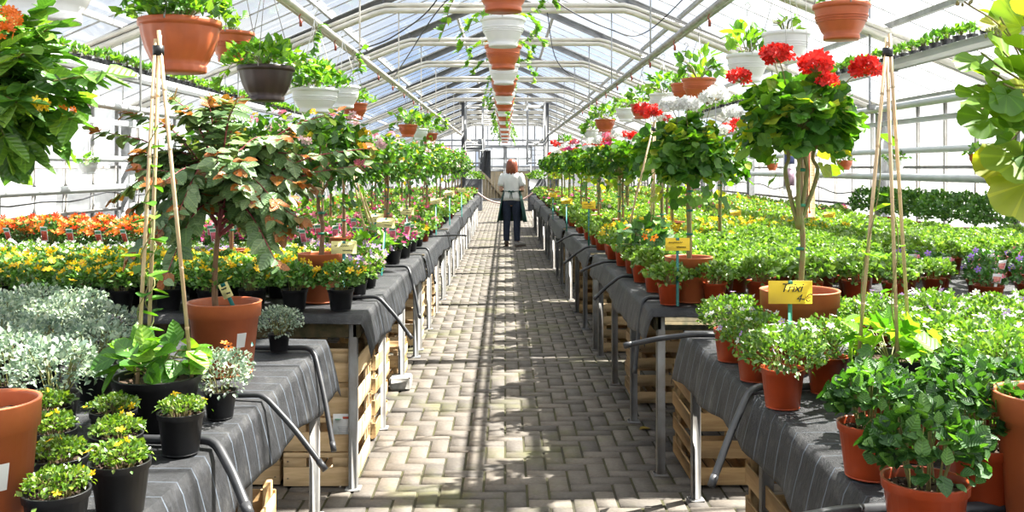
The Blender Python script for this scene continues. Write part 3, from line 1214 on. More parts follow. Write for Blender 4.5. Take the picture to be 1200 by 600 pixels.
K['lysimachia'] = kinds(2, 'potted_loosestrife', 'potted plant', 'blackpot', .060, .105, 'leaf_lys', 420, .0135, T_SM, (.064, .064, .034), .112, .02, [('yellow', 3, .010, T_FL5)], spill=6)
K['silver'] = kinds(3, 'potted_licorice_plant', 'potted plant', 'blackpot', .062, .10, 'leaf_silver', 720, .021, T_SM, (.132, .132, .095), .160, -.4, None, spill=26)
K['tagged'] = kinds(2, 'potted_calibrachoa', 'potted plant', 'redpot', .080, .10, 'leaf_mari', 220, .030, T_SM, (.100, .100, .065), .125, -.3, [('pink', 3, .018, T_FL5), ('purple', 2, .018, T_FL5)], 'tagpeach', False, tagh=.10)
K['pinks'] = kinds(2, 'potted_pinks', 'potted plant', 'blackpot', .060, .09, 'leaf_bid', 240, .040, T_TRI, (.105, .105, .09), .14, -.45, [('pink', 9, .020, T_FL5), ('palepink', 5, .018, T_FL5)], 'tagpink', tagh=.17)
K['primrose'] = kinds(2, 'potted_primrose', 'potted plant', 'blackpot', .055, .09, 'leaf_bright', 130, .050, T_SM, (.09, .09, .07), .12, -.3, [('yellow', 12, .020, T_FL5)])
K['bidensR'] = kinds(2, 'potted_coreopsis', 'potted plant', 'redpot', .062, .10, 'leaf_seed', 200, .036, T_TRI, (.12, .12, .09), .14, -.4, [('yellow', 14, .020, T_FL5)], low=True)
K['leafy'] = kinds(3, 'potted_verbena', 'potted plant', 'redpot', .062, .10, 'leaf_seed', 190, .040, T_TRI, (.12, .12, .075), .14, -.4, None, low=True)
K['rosy'] = kinds(2, 'potted_dianthus', 'potted plant', 'blackpot', .058, .09, 'leaf_bid', 150, .042, T_TRI, (.11, .11, .085), .13, -.4, [('pink', 8, .024, T_FL5), ('magenta', 4, .022, T_FL5)], low=True)
K['farmix'] = kinds(1, 'potted_begonia', 'potted plant', 'blackpot', .07, .10, 'leaf_bright', 130, .055, T_TRI, (.14, .14, .09), .14, -.4, [('palepink', 6, .024, T_FL5)], low=True) + \
    kinds(1, 'potted_begonia', 'potted plant', 'blackpot', .07, .10, 'leaf_bright', 130, .055, T_TRI, (.14, .14, .09), .14, -.4, [('scarlet', 7, .026, T_FL5)], low=True) + \
    kinds(1, 'potted_begonia', 'potted plant', 'blackpot', .07, .10, 'leaf_bid', 150, .055, T_TRI, (.14, .14, .09), .14, -.4, [('magenta', 7, .026, T_FL5)], low=True)
K['fargreen'] = kinds(3, 'potted_impatiens', 'potted plant', 'redpot', .07, .10, 'leaf_seed', 130, .055, T_TRI, (.15, .15, .085), .14, -.4, [('yellow', 2, .022, T_FL5)], low=True)
K['shrub'] = kinds(2, 'potted_shrub', 'shrub', 'redpot', .10, .15, 'leaf_shrub', 700, .05, T_TRI, (.22, .22, .17), .30, -.6, None, low=True)
K['shelf'] = kinds(3, 'shelf_seedling', 'potted plant', 'blackpot', .045, .085, 'leaf_vine', 26, .055, T_OV, (.05, .05, .055), .115, -.2, None, stems=True, seg=14)


# ------------------------------------------------------------------ hanging pots
def hanging(name, label, pot, r, h, leafm, n, ls, tmpl, rad, flowers=None, drop=.42, vines=0, group=None, flute=0, cat='hanging pot', cz=None, wires=True, cord='wire', trail=.0):
    """origin at the pot's base; hangs from drop above the rim"""
    t = thing(name, label, cat, (0, 0, -50), 0, group)
    mb = MB()
    mb.lathe(hang_profile(r, h), 40 if not flute else flute * 4, flute=flute, amp=.018)
    for zz in (.50, .57, .64):
        rr = r * (.82 + (zz - .45) * .38) + .002
        mb.lathe([(rr * .97, h * zz - .003), (rr + .003, h * zz - .002), (rr + .003, h * zz + .002), (rr * .97, h * zz + .003)], 32) if not flute else None
    mb.build('pot', M[pot], t, smooth=True)
    soil_mesh(r * .9, h * .86).build('soil', M['soil'], t)
    mb = MB()
    z0 = h * 1.05 if cz is None else cz
    crown(mb, (0, 0, z0), rad, n, ls, tmpl, 0, -.25, lump=.2)
    for _ in range(18):
        a = RN.uniform(0, 6.28)
        e = Vector((math.cos(a) * rad[0] * .7, math.sin(a) * rad[1] * .7, z0 + rad[2] * RN.uniform(0, .6)))
        mb.tube([(0, 0, h * .85), ((e.x) * .5, e.y * .5, e.z * .5 + h * .5 + .02), e], .0022, 4, 1, cap=False)
    for v in range(vines):
        a = RN.uniform(0, 6.28)
        if v < 4:
            a = (0.1, PI - .1, .5, PI - .4)[v]
        ln = RN.uniform(.10, .30)
        pts = [Vector((0, 0, h)), Vector((math.cos(a) * r * 1.05, math.sin(a) * r * 1.05, h + .03))]
        for q in range(1, 6):
            pts.append(Vector((math.cos(a) * (r * 1.1 + .05 * q ** .5) + RN.uniform(-.02, .02), math.sin(a) * (r * 1.1 + .05 * q ** .5), h + .03 - ln * q / 5 * (1 if v % 3 else -.7))))
        cp = curve_pts(pts, 5)
        mb.tube(cp, .0018, 4, 1, cap=False)
        P = np.array([tuple(p) for p in cp[4:]])
        m_ = len(P)
        y = np.tile([math.cos(a), math.sin(a), -.3], (m_, 1)) + NR.normal(0, .6, (m_, 3))
        z = np.tile([math.cos(a) * .5, math.sin(a) * .5, .7], (m_, 1)) + NR.normal(0, .3, (m_, 3))
        mb.scatter(tmpl, P, y, z, ls * NR.uniform(.6, 1.15, m_), 0)
    mb.build('foliage', [M[leafm], M['greenstem']], t)
    if flowers:
        for (col, k, fs, ft) in flowers:
            for p in dome_pts(k, (0, 0, z0), (rad[0] * 1.02, rad[1] * 1.02, rad[2] * 1.08), .0):
                mb = MB()
                blooms(mb, p[None, :], fs, ft, 0, eye=1)
                mb.build('flower', [M['p_' + col], M['p_yellow']], t)
    if wires:
        mb = MB()
        for k in range(3):
            a = 2 * PI * k / 3 + .5
            mb.tube([(r * .98 * math.cos(a), r * .98 * math.sin(a), h * .96), (0, 0, h + drop)], .0022, 5)
            mb.tube([(r * 1.0 * math.cos(a), r * 1.0 * math.sin(a), h * .93), (r * 1.0 * math.cos(a), r * 1.0 * math.sin(a), h * 1.02)], .004, 6)
        hk = [(0, 0, h + drop - .01), (0, 0, h + drop + .02), (.016, 0, h + drop + .045), (0, 0, h + drop + .066), (-.014, 0, h + drop + .05)]
        mb.tube(curve_pts(hk, 4), .003, 6)
        mb.build('hanger', M[cord], t)
    return t


# ------------------------------------------------------------------ standards: a crown on a bare stem in a large pot
def big_pot(t, r, h, potm='terra_old', sticker=False):
    mb = pot_mesh(r, h, 40, rim=.20)
    mb.build('pot', M[potm], t, smooth=True)
    soil_mesh(r * .9, h * .86).build('soil', M['soil'], t)
    if sticker:
        mb = MB()
        a0 = -.95
        rr = r * .90
        mb.grid(lambda u, v: ((rr + .003 + .012 * v) * math.cos(a0 + .26 * u), (rr + .003 + .012 * v) * math.sin(a0 + .26 * u), h * (.42 + .20 * v)), 4, 2)
        mb.build('sticker', M['white'], t)


def cane_part(t, p, q, r=.0045):
    mb = MB()
    P, Q = Vector(p), Vector(q)
    mb.tube([P, Q], r, 8)
    n = int((Q - P).length / .16)
    for i in range(1, n):
        c = P.lerp(Q, i / n)
        d = (Q - P).normalized()
        mb.tube([c - d * .004, c, c + d * .004], [r, r * 1.18, r], 8, cap=False)
    return mb.build('cane', M['cane'], t)


def standard(name, label, cat, pr, ph, stem_h, crad, n, ls, tmpl, leafm, umbels=(), flowers=None, potm='terra_old', twin=False, cane=True, group=None, zmin=-.75, hang=0, seg_stem=9, sticker=False, low_leaf=None):
    t = thing(name, label, cat, (0, 0, -50), 0, group)
    big_pot(t, pr, ph, potm, sticker)
    cz = stem_h + crad[2] * .75
    mb = MB()
    if twin:
        base = [(0, 0, ph * .8), (.012, 0, ph + .18), (-.006, 0, ph + .32)]
        mb.tube(curve_pts(base + [(-.012, 0, stem_h * .8)], 5), .010, seg_stem)
        for k, (dx, dy) in enumerate(((.03, .0), (-.05, .02), (.08, .02), (-.015, -.03))):
            mb.tube(curve_pts([(-.004, 0, ph + .22), (dx * .9, dy, ph + .42), (dx * .7, dy, stem_h), (dx * 1.8, dy * 2, stem_h + .16)], 5), [.008] * 6 + [.0065] * 10, seg_stem)
    else:
        w1, w2 = RN.uniform(-.012, .012), RN.uniform(-.012, .012)
        mb.tube(curve_pts([(0, 0, ph * .8), (w1, w2, ph + (stem_h - ph) * .4), (-w1, w1, ph + (stem_h - ph) * .75), (0, 0, stem_h + .12)], 6), [.011] * 12 + [.009] * 7, seg_stem)
    for _ in range(14):
        d = rdirs(1, -.2)[0]
        e = np.array((0, 0, cz)) + d * np.array(crad) * .75
        s = Vector((0, 0, stem_h + RN.uniform(-.05, .10)))
        mb.tube([s, s.lerp(Vector(e), .5) + Vector((0, 0, .03)), Vector(e)], [.006, .0045, .003], 5, cap=False)
    mb.build('stem', [M['greenstem'] if tmpl is T_RND or tmpl is T_RNDL else M['bark']], t)
    mb = MB()
    crown(mb, (0, 0, cz), crad, n, ls, tmpl, 0, zmin, .5, .7, -.05, .7, .75, lump=.18)
    if hang:
        a = NR.uniform(0, 2 * PI, hang)
        rr = crad[0] * NR.uniform(.3, .95, hang)
        pos = np.stack([rr * np.cos(a), rr * np.sin(a), stem_h + NR.uniform(-.10, .10, hang)], 1)
        y = np.stack([np.cos(a) * .6, np.sin(a) * .6, np.full(hang, -.8)], 1) + NR.normal(0, .25, (hang, 3))
        z = np.stack([np.cos(a), np.sin(a), np.full(hang, .5)], 1)
        mb.scatter(tmpl, pos, y, z, ls * NR.uniform(.8, 1.3, hang), 1)
    mb.build('foliage', [M[leafm], M[low_leaf or leafm]], t)
    for i, (col, ux, uy, uz, ur, un) in enumerate(umbels):
        mb = MB()
        b0 = Vector((ux * .55, uy * .55, cz + crad[2] * .55))
        umbel(mb, (ux, uy, uz), ur, int(un * 1.5), ur * .42, 0, tuple(b0), 1)
        mb.build('flower_head', [M['p_' + col], M['greenstem']], t)
    if flowers:
        for (col, k, fs, ft) in flowers:
            mb = MB()
            P = dome_pts(k, (0, 0, cz), np.array(crad) * 1.03, -.3)
            for p in P:
                q = rdirs(9, -.3)
                mb = MB()
                blooms(mb, p + q * fs * .8, fs * .55, ft, 0, up=.2, c=(0, 0, cz))
                mb.build('flower_head', [M['p_' + col]], t)
    if cane:
        cane_part(t, (.016, .012, ph * .8), (.010, .012, stem_h + .10))
    for zz in (ph + (stem_h - ph) * .3, ph + (stem_h - ph) * .62, ph + (stem_h - ph) * .88):
        mb = MB()
        mb.lathe([(.014, zz - .006), (.018, zz - .005), (.018, zz + .005), (.014, zz + .006)], 10, (.006, .006, 0))
        mb.build('tie', M['tie'], t)
    return t


# ------------------------------------------------------------------ price cards on sticks
def price_sign(label, loc, w=.13, h=.065, text=None, card='card_y', stick='tealstick', hgt=.2, lean=0.0, rz=0.0, cat='price sign', group=None, card_tilt=0.0):
    """origin at the foot of the stick"""
    t = thing('price_sign', label, cat, loc, rz, group)
    mb = MB()
    mb.box((0, .003, (hgt + h) / 2), (.014, .004, hgt + h), .001, mat=0)
    mb.build('stick', M[stick], t)
    mb = MB()
    mb.box((0, -.001, hgt + h / 2), (w, .0016, h), .0006, Matrix.Rotation(card_tilt, 3, 'Y'))
    c = mb.build('card', M[card], t)
    mb = MB()
    mb.box((0, -.0022, hgt + h - .006), (.016, .0016, .012), .0005)
    mb.build('clip', M[stick], t)
    if text:
        for s, sx, sz, sc in text:
            cu = bpy.data.curves.new('lettering', 'FONT')
            cu.body = s
            cu.size = sc
            cu.shear = .35
            cu.space_character = .92
            cu.extrude = .0002
            o = bpy.data.objects.new('lettering', cu)
            me = bpy.data.meshes.new_from_object(o)
            bpy.data.objects.remove(o)
            me.materials.clear()
            me.materials.append(M['ink'])
            place(me, 'lettering', c, (sx * w - w / 2, -.0032, hgt + sz * h), (PI / 2, 0, 0))
    else:
        mb = MB()
        for row, (x0, x1) in enumerate(((-.36, .20), (-.05, .34))):
            pts = []
            for q in range(26):
                u = q / 25
                pts.append(((x0 + (x1 - x0) * u) * w, -.0024, hgt + h * (.64 - .36 * row) + h * .07 * math.sin(q * 1.9 + row) * RN.uniform(.5, 1)))
            mb.tube(pts, .0010, 4)
        mb.build('lettering', M['ink'], c)
    if lean:
        t.rotation_euler = (0, lean, rz)
    return t
# ------------------------------------------------------------------ growing benches with black ground-cover cloth
m, nt, N, L = nodes('woven_ground_cover')
out = N.new('ShaderNodeOutputMaterial')
b = N.new('ShaderNodeBsdfPrincipled')
tc = N.new('ShaderNodeTexCoord')
sp = N.new('ShaderNodeSeparateXYZ')
L.new(tc.outputs['Object'], sp.inputs[0])
fr = N.new('ShaderNodeMath')
fr.operation = 'MULTIPLY'
fr.inputs[1].default_value = 10.0
L.new(sp.outputs['Y'], fr.inputs[0])
f2 = N.new('ShaderNodeMath')
f2.operation = 'FRACT'
L.new(fr.outputs[0], f2.inputs[0])
ln = ramp(N, [(.0, (1, 1, 1)), (.05, (0, 0, 0))])
ln.color_ramp.interpolation = 'CONSTANT'
L.new(f2.outputs[0], ln.inputs['Fac'])
nz = N.new('ShaderNodeTexNoise')
nz.inputs['Scale'].default_value = 9
nz.inputs['Detail'].default_value = 10
nz.inputs['Roughness'].default_value = .7
L.new(tc.outputs['Object'], nz.inputs['Vector'])
r = ramp(N, [(.34, (.008, .009, .011)), (.54, (.023, .024, .028)), (.66, (.058, .057, .056)), (.80, (.15, .14, .125))])
L.new(nz.outputs['Fac'], r.inputs['Fac'])
mp = N.new('ShaderNodeMapping')
mp.inputs['Scale'].default_value = (38, 38, 9)
L.new(tc.outputs['Object'], mp.inputs['Vector'])
nf = N.new('ShaderNodeTexNoise')
nf.inputs['Scale'].default_value = 1.6
nf.inputs['Detail'].default_value = 8
nf.inputs['Roughness'].default_value = .75
L.new(mp.outputs[0], nf.inputs['Vector'])
rf = ramp(N, [(.30, (.35, .35, .35)), (.55, (1, 1, 1)), (.75, (2.6, 2.6, 2.7))])
L.new(nf.outputs['Fac'], rf.inputs['Fac'])
mt = N.new('ShaderNodeMix')
mt.data_type = 'RGBA'
mt.blend_type = 'MULTIPLY'
mt.inputs['Factor'].default_value = 1
L.new(r.outputs['Color'], mt.inputs['A'])
L.new(rf.outputs['Color'], mt.inputs['B'])
wv = N.new('ShaderNodeTexWave')
wv.inputs['Scale'].default_value = 260
wv.inputs['Distortion'].default_value = 3
L.new(tc.outputs['Object'], wv.inputs['Vector'])
mx = N.new('ShaderNodeMix')
mx.data_type = 'RGBA'
mx.inputs['B'].default_value = (.20, .25, .32, 1)
mf = N.new('ShaderNodeMath')
mf.operation = 'MULTIPLY'
mf.inputs[1].default_value = .55
zr = N.new('ShaderNodeMapRange')
zr.inputs['From Min'].default_value = .73
zr.inputs['From Max'].default_value = .76
zr.inputs['To Min'].default_value = 1
zr.inputs['To Max'].default_value = .12
L.new(sp.outputs['Z'], zr.inputs['Value'])
mz = N.new('ShaderNodeMath')
mz.operation = 'MULTIPLY'
L.new(ln.outputs['Color'], mz.inputs[0])
L.new(zr.outputs['Result'], mz.inputs[1])
L.new(mz.outputs[0], mf.inputs[0])
L.new(mf.outputs[0], mx.inputs['Factor'])
L.new(mt.outputs['Result'], mx.inputs['A'])
L.new(mx.outputs['Result'], b.inputs['Base Color'])
b.inputs['Roughness'].default_value = .58
bp = N.new('ShaderNodeBump')
bp.inputs['Strength'].default_value = .10
bp.inputs['Distance'].default_value = .004
L.new(wv.outputs['Fac'], bp.inputs['Height'])
bp2 = N.new('ShaderNodeBump')
bp2.inputs['Strength'].default_value = .7
bp2.inputs['Distance'].default_value = .012
L.new(nf.outputs['Fac'], bp2.inputs['Height'])
L.new(bp.outputs['Normal'], bp2.inputs['Normal'])
L.new(bp2.outputs['Normal'], b.inputs['Normal'])
L.new(b.outputs[0], out.inputs['Surface'])
M['cloth'] = m

BENCH = {}


def sn(*a):
    return sum(math.sin(q) for q in a) / len(a)


def bench(key, words, side, y0, y1, ztop, xe, xf, drop=.15, slope=.30, legs=None):
    """xe = aisle edge, xf = far edge (absolute x), side -1 / 1"""
    BENCH[key] = dict(words=words, side=side, y0=y0, y1=y1, z=ztop, xe=xe, xf=xf)
    sx = side
    xm = sx * (xe + xf) / 2
    wd = xf - xe
    yc = (y0 + y1) / 2
    t = thing('growing_bench', 'long steel-legged growing bench, %s' % words, 'bench', (xm, yc, 0))
    mb = MB()
    mb.box((0, 0, ztop - .017), (wd, y1 - y0, .022), .004)
    for k in range(int(wd / .16)):
        mb.box((-wd / 2 + .08 + k * .16, 0, ztop - .031), (.10, y1 - y0 - .02, .008), .002)
    mb.build('bench_top', M['mosswood'], t)
    mb = MB()
    for q in (-1, 1):
        mb.box((0, q * ((y1 - y0) / 2 - .03), ztop - .065), (wd - .02, .035, .07), .004)
        mb.box((q * (wd / 2 - .03), 0, ztop - .065), (.035, y1 - y0 - .02, .07), .004)
    mb.build('bench_frame', M['mosswood'], t)
    n = legs or max(2, int(round((y1 - y0 - .1) / 1.0)) + 1)
    for col, dx in ((0, -sx * (wd / 2 - .045)), (1, sx * (wd / 2 - .06))):
        for i in range(n):
            if col == 1 and i not in (0, n - 1):
                continue
            yy = -(y1 - y0) / 2 + .03 + (y1 - y0 - .06) * i / (n - 1)
            mb = MB()
            mb.box((dx, yy, (ztop - .03) / 2), (.040, .040, ztop - .03), .004)
            mb.box((dx, yy, .004), (.07, .07, .008), .002)
            mb.build('leg', M['legsteel'], t)
    # cloth over the top and down the aisle side
    ph = RN.uniform(0, 6)
    mb = MB()
    nu1, nu2 = (14 if y0 < 8 else 6), 9
    us = [(-1 + k / nu1) for k in range(nu1)] + [k / nu2 for k in range(nu2 + 1)]     # -1..0 top, 0..1 drape
    nv = max(10, int((y1 - y0 + .06) / (.045 if y0 < 6 else .09)))

    def fn(u, v):
        k = int(round(u * (len(us) - 1)))
        s = us[k]
        yy = y0 - .03 + (y1 - y0 + .06) * v
        if s <= 0:
            x = xe - s * (wd - .03)
            z = ztop + .0045 + .0035 * sn(yy * 9 + x * 7 + ph, yy * 23 - x * 17, x * 31 + ph)
            if s > -.02:
                z -= .002
        else:
            dl = drop * (1 + .14 * math.sin(yy * 2.6 + ph) + .05 * math.sin(yy * 9.1))
            fold = .012 * s * sn(yy * 11 + ph, yy * 27 + ph * 2, yy * 5.3)
            x = xe - .008 - slope * dl * s * (1 - .25 * s) + fold
            z = ztop + .004 - .012 * min(1, s * 6) - dl * s
        edge = min(v, 1 - v) * (y1 - y0 + .06)
        if edge < .03:
            z -= (.03 - edge) * 1.1
        return (sx * x - xm, yy - yc, z)
    mb.grid(fn, len(us) - 1, nv)
    o = mb.build('ground_cover_cloth', M['cloth'], None, smooth=True, loc=(xm, yc, 0))
    so_ = o.modifiers.new('thickness', 'SOLIDIFY')
    so_.thickness = .002
    so_.offset = -1
    tag(o, 'black woven cloth draped over the %s' % words, 'cloth', 'ground cover cloths on the benches')


WD = {1: 'nearest', 2: 'second', 3: 'third', 4: 'fourth', 5: 'fifth', 6: 'sixth', 7: 'seventh'}
LZ = [(.75, 4.02, .745, .765, 3.2), (4.30, 7.38, .80, .655, 4.2), (7.62, 10.6, .785, .655, 3.0), (10.85, 13.85, .785, .66, 3.0), (14.1, 17.1, .785, .66, 3.0), (17.4, 20.4, .785, .66, 3.0), (20.7, 23.7, .785, .66, 3.0)]
RZ_ = [(.75, 4.22, .745, .805, 3.4), (4.50, 7.40, .80, .705, 4.25), (7.62, 10.6, .795, .69, 4.3), (10.85, 13.85, .79, .67, 4.25), (14.1, 17.1, .79, .66, 4.25), (17.4, 20.4, .79, .66, 4.25), (20.7, 23.7, .79, .66, 4.25)]
for i, a in enumerate(LZ):
    bench('L%d' % (i + 1), WD[i + 1] + ' left bench', -1, *a, drop=(.19 if i == 0 else .15))
for i, a in enumerate(RZ_):
    bench('R%d' % (i + 1), WD[i + 1] + ' right bench', 1, *a, drop=(.17 if i == 0 else .14))


# ------------------------------------------------------------------ hoses and flat straps that hold the cloth down
def hose(label, ctrl, r=.014, name='irrigation_hose', flat=False, mat='hose'):
    mb = MB()
    cp = []
    C = [Vector(c) for c in ctrl]
    for i in range(len(C) - 1):
        for k in range(6):
            cp.append(C[i].lerp(C[i + 1], k / 6))
    cp.append(C[-1])
    for _ in range(2):
        cp = [cp[0]] + [(cp[i - 1] + cp[i] * 2 + cp[i + 1]) / 4 for i in range(1, len(cp) - 1)] + [cp[-1]]
    mb.tube(cp, r, 8)
    # cut end: a thicker plug
    a, b2 = Vector(cp[-2]), Vector(cp[-1])
    d = (b2 - a).normalized()
    mb.tube([b2 - d * .03, b2 + d * .006], r * 1.12, 8)
    o = mb.build(name, M[mat], None, smooth=True)
    tag(o, label, 'hose')
    return o


def edge_hose(key, y, end, label, inl=.35, r=.013, rise=.016):
    """from the bench top over the aisle edge to an end point (x, y, z)"""
    B = BENCH[key]
    sx = B['side']
    z = B['z'] + .008 + r
    e = Vector(end)
    p1 = Vector((sx * (B['xe'] - .005), y, z + .004))
    return hose(label, [(sx * (B['xe'] + inl), y + .03, z), (sx * (B['xe'] + inl * .5), y + .01, z), p1, p1.lerp(e, .5) + Vector((-sx * .004, 0, .006)), e], r * .85)


def pt(px, py, d):
    return (wx(px, d), d, wz(py, d))


edge_hose('L1', 2.45, pt(292, 603, 2.30), 'grey hose crossing the nearest left bench edge near small black pots', .30, .015)
edge_hose('L1', 2.95, pt(380, 549, 2.86), 'grey hose poking out past the front leg of the nearest left bench', .16, .011)
edge_hose('L1', 3.72, pt(391, 527, 3.50), 'black strap hose hanging down the far end of the nearest left bench', .30, .012)
edge_hose('L2', 4.80, pt(482, 396, 4.75), 'grey hose slanting out from the second left bench beside crates', .25, .012)
edge_hose('L2', 6.3, pt(492, 372, 6.1), 'dark hose hanging off the second left bench towards its far end', .25, .011)
edge_hose('L3', 7.9, pt(510, 332, 7.8), 'dark hose hanging off the front of the third left bench', .25, .011)
edge_hose('L3', 9.3, pt(546, 276, 9.2), 'thin grey hose slanting out from the third left bench', .25, .010)
edge_hose('R1', 4.0, pt(733, 405, 4.1), 'grey hose sticking out into the path from the nearest right bench corner', .25, .014)
edge_hose('R1', 3.05, pt(834, 568, 2.90), 'black hose hanging down beside the front leg of the nearest right bench', .30, .014)
edge_hose('R1', 1.95, pt(925, 612, 1.72), 'thick black hose over the nearest right bench edge near foreground pots', .32, .016)
edge_hose('R2', 4.75, pt(744, 436, 4.70), 'black hose drooping over the second right bench corner', .22, .013)
edge_hose('R2', 5.7, pt(697, 350, 5.75), 'black hose slanting down from the middle of second right bench', .2, .012)
edge_hose('R2', 6.6, pt(681, 318, 6.7), 'straight black hose sticking out of second right bench far part', .2, .012)
edge_hose('R3', 7.9, pt(662, 308, 8.0), 'straight black hose sticking out from front of third right bench', .2, .012)
edge_hose('R3', 9.4, pt(652, 285, 9.5), 'black hose hanging from the third right bench far part', .2, .011)


# ------------------------------------------------------------------ wooden crates under the benches
def crate(lx, ly, h, tiers=2, closed=False, wood='crate'):
    """ends (facing along the house) may be solid with a hand slot, long sides are slatted"""
    t = thing('wooden_crate', 'wooden crate', 'crate', (0, 0, -50))
    th = .009
    for sx in (-1, 1):
        for sy in (-1, 1):
            mb = MB()
            mb.box((sx * (lx / 2 - .022), sy * (ly / 2 - .022), h / 2), (.026, .026, h), .002)
            mb.build('corner_post', M[wood], t)
    sh = h / tiers
    for sy in (-1, 1):
        mb = MB()
        y = sy * (ly / 2 - th / 2)
        if closed:
            sl = h * .20
            mb.box((0, y, h * .30), (lx, th, h * .56), .002)
            mb.box((0, y, h * .93), (lx, th, h * .14), .002)
            for sx in (-1, 1):
                mb.box((sx * (lx / 2 - lx * .16), y, h * .72), (lx * .32, th, h * .27), .002)
        else:
            for k in range(tiers):
                mb.box((0, y, sh * (k + .40)), (lx, th, sh * .66), .002)
        for sx in (-1, 1):
            for k in range(tiers * 2):
                mb.box((sx * (lx / 2 - .022), y + sy * .005, h * (k + .5) / (tiers * 2)), (.008, .002, .003), mat=1)
        mb.build('end_panel', [M[wood], M['dark']], t)
    for sx in (-1, 1):
        mb = MB()
        for k in range(tiers):
            mb.box((sx * (lx / 2 - th / 2), 0, sh * (k + .36)), (th, ly - .02, sh * .58), .002)
        mb.build('side_panel', M[wood], t)
    mb = MB()
    for k in range(5):
        mb.box((-lx / 2 + lx * (k + .5) / 5, 0, .009), (lx / 5 * .86, ly - .02, .007), .001)
    mb.build('crate_bottom', M[wood], t)
    return t


CR_A = Proto(crate(.335, .50, .158, 1, True, 'crate2'))
CR_B = Proto(crate(.30, .52, .245, 2, False, 'crate'))
CR_C = Proto(crate(.30, .46, .21, 2, False, 'crate2'))


def stack(proto, h, n, x, y, where, rz=0.0):
    for k in range(n):
        pos = {1: 'single'}.get(n) or ('topmost' if k == n - 1 else 'lowest' if k == 0 else ordn(k + 1) + ' from below')
        nm = 'single' if n == 1 else pos
        proto.put((x + RN.uniform(-.008, .008), y + RN.uniform(-.01, .01), .004 + k * (h + .003)), rz + RN.uniform(-.02, .02), 1,
                  'pale crate %s, %s of stack' % (where, nm) if n > 1 else 'pale wooden crate %s' % where, 'wooden crates under the benches')


stack(CR_A, .158, 4, -.862, 4.60, 'with hand slot at second left bench corner')
stack(CR_A, .158, 4, -1.215, 4.62, 'with hand slot left of the corner stack')
stack(CR_B, .245, 2, -.85, 5.35, 'slatted behind the left corner stack')
stack(CR_B, .245, 1, -.87, 6.6, 'slatted by second left bench far legs')
stack(CR_C, .21, 3, -.86, 8.0, 'under front of third left bench')
stack(CR_C, .21, 2, -.86, 9.6, 'under far part of third left bench')
stack(CR_B, .245, 2, -.865, 2.72, 'slatted under the nearest left bench')
stack(CR_B, .245, 2, 1.02, 4.60, 'slatted under the gap beside nearest right bench')
stack(CR_B, .245, 2, .985, 3.02, 'slatted under the nearest right bench front')
stack(CR_C, .21, 3, .96, 6.1, 'under the middle of second right bench')
stack(CR_C, .21, 2, .93, 7.75, 'under front of third right bench')
stack(CR_B, .245, 2, .90, 9.8, 'slatted under far part of third right bench')
stack(CR_C, .21, 2, .90, 12.3, 'under fourth right bench')

# printed paper on the end of one crate
mb = MB()
x0, y0, z0 = wx(401, 4.335), 4.335, wz(497, 4.335)
mb.box((x0, y0, z0), (.085, .002, .095), .0005, mat=0)
for k in range(5):
    mb.box((x0 + .006, y0 - .0015, z0 - .012 - k * .008), (.055 - .008 * (k % 3), .001, .0025), mat=3)
mb.lathe([(0, 0), (.016, 0), (.012, .001), (0, .0015)], 12, (x0 - .018, y0 - .002, z0 + .024), mat=1)
mb.box((x0 + .018, y0 - .0018, z0 + .030), (.03, .001, .010), mat=2)
o = mb.build('paper_label', [M['white'], M['taggreen'], M['tagred'], M['pipe']])
tag(o, 'white printed paper with green leaf mark stuck on a crate end', 'paper label')

# concrete foot under one bench leg, blue-green plastic crate
mb = MB()
mb.box((wx(470, 6.31), 6.31, .045), (.14, .14, .09), .012)
tag(mb.build('concrete_foot', M['concrete']), 'small grey concrete block on the pavers at the left bench legs', 'block')
M['greenplastic'] = mat_plain('green_plastic_crate', (.02, .14, .11), .45, .1, 6)
t = thing('plastic_crate', 'dark green plastic crate standing on edge on crates under second right bench', 'crate', (.90, 6.1, .645))
mb = MB()
for k in range(5):
    mb.box((-.10, 0, .012 + k * .024), (.012, .40, .017), .002)
    mb.box((.10, 0, .012 + k * .024), (.012, .40, .017), .002)
    mb.box((0, -.2, .012 + k * .024), (.20, .012, .017), .002)
    mb.box((0, .2, .012 + k * .024), (.20, .012, .017), .002)
mb.build('crate_wall', M['greenplastic'], t)
mb = MB()
mb.box((0, 0, .006), (.2, .4, .010), .002)
mb.build('crate_bottom', M['greenplastic'], t)
# ------------------------------------------------------------------ single plants that stand out
def on_bench(key, px, d):
    B = BENCH[key]
    return (wx(px, d), d, B['z'] + .008)


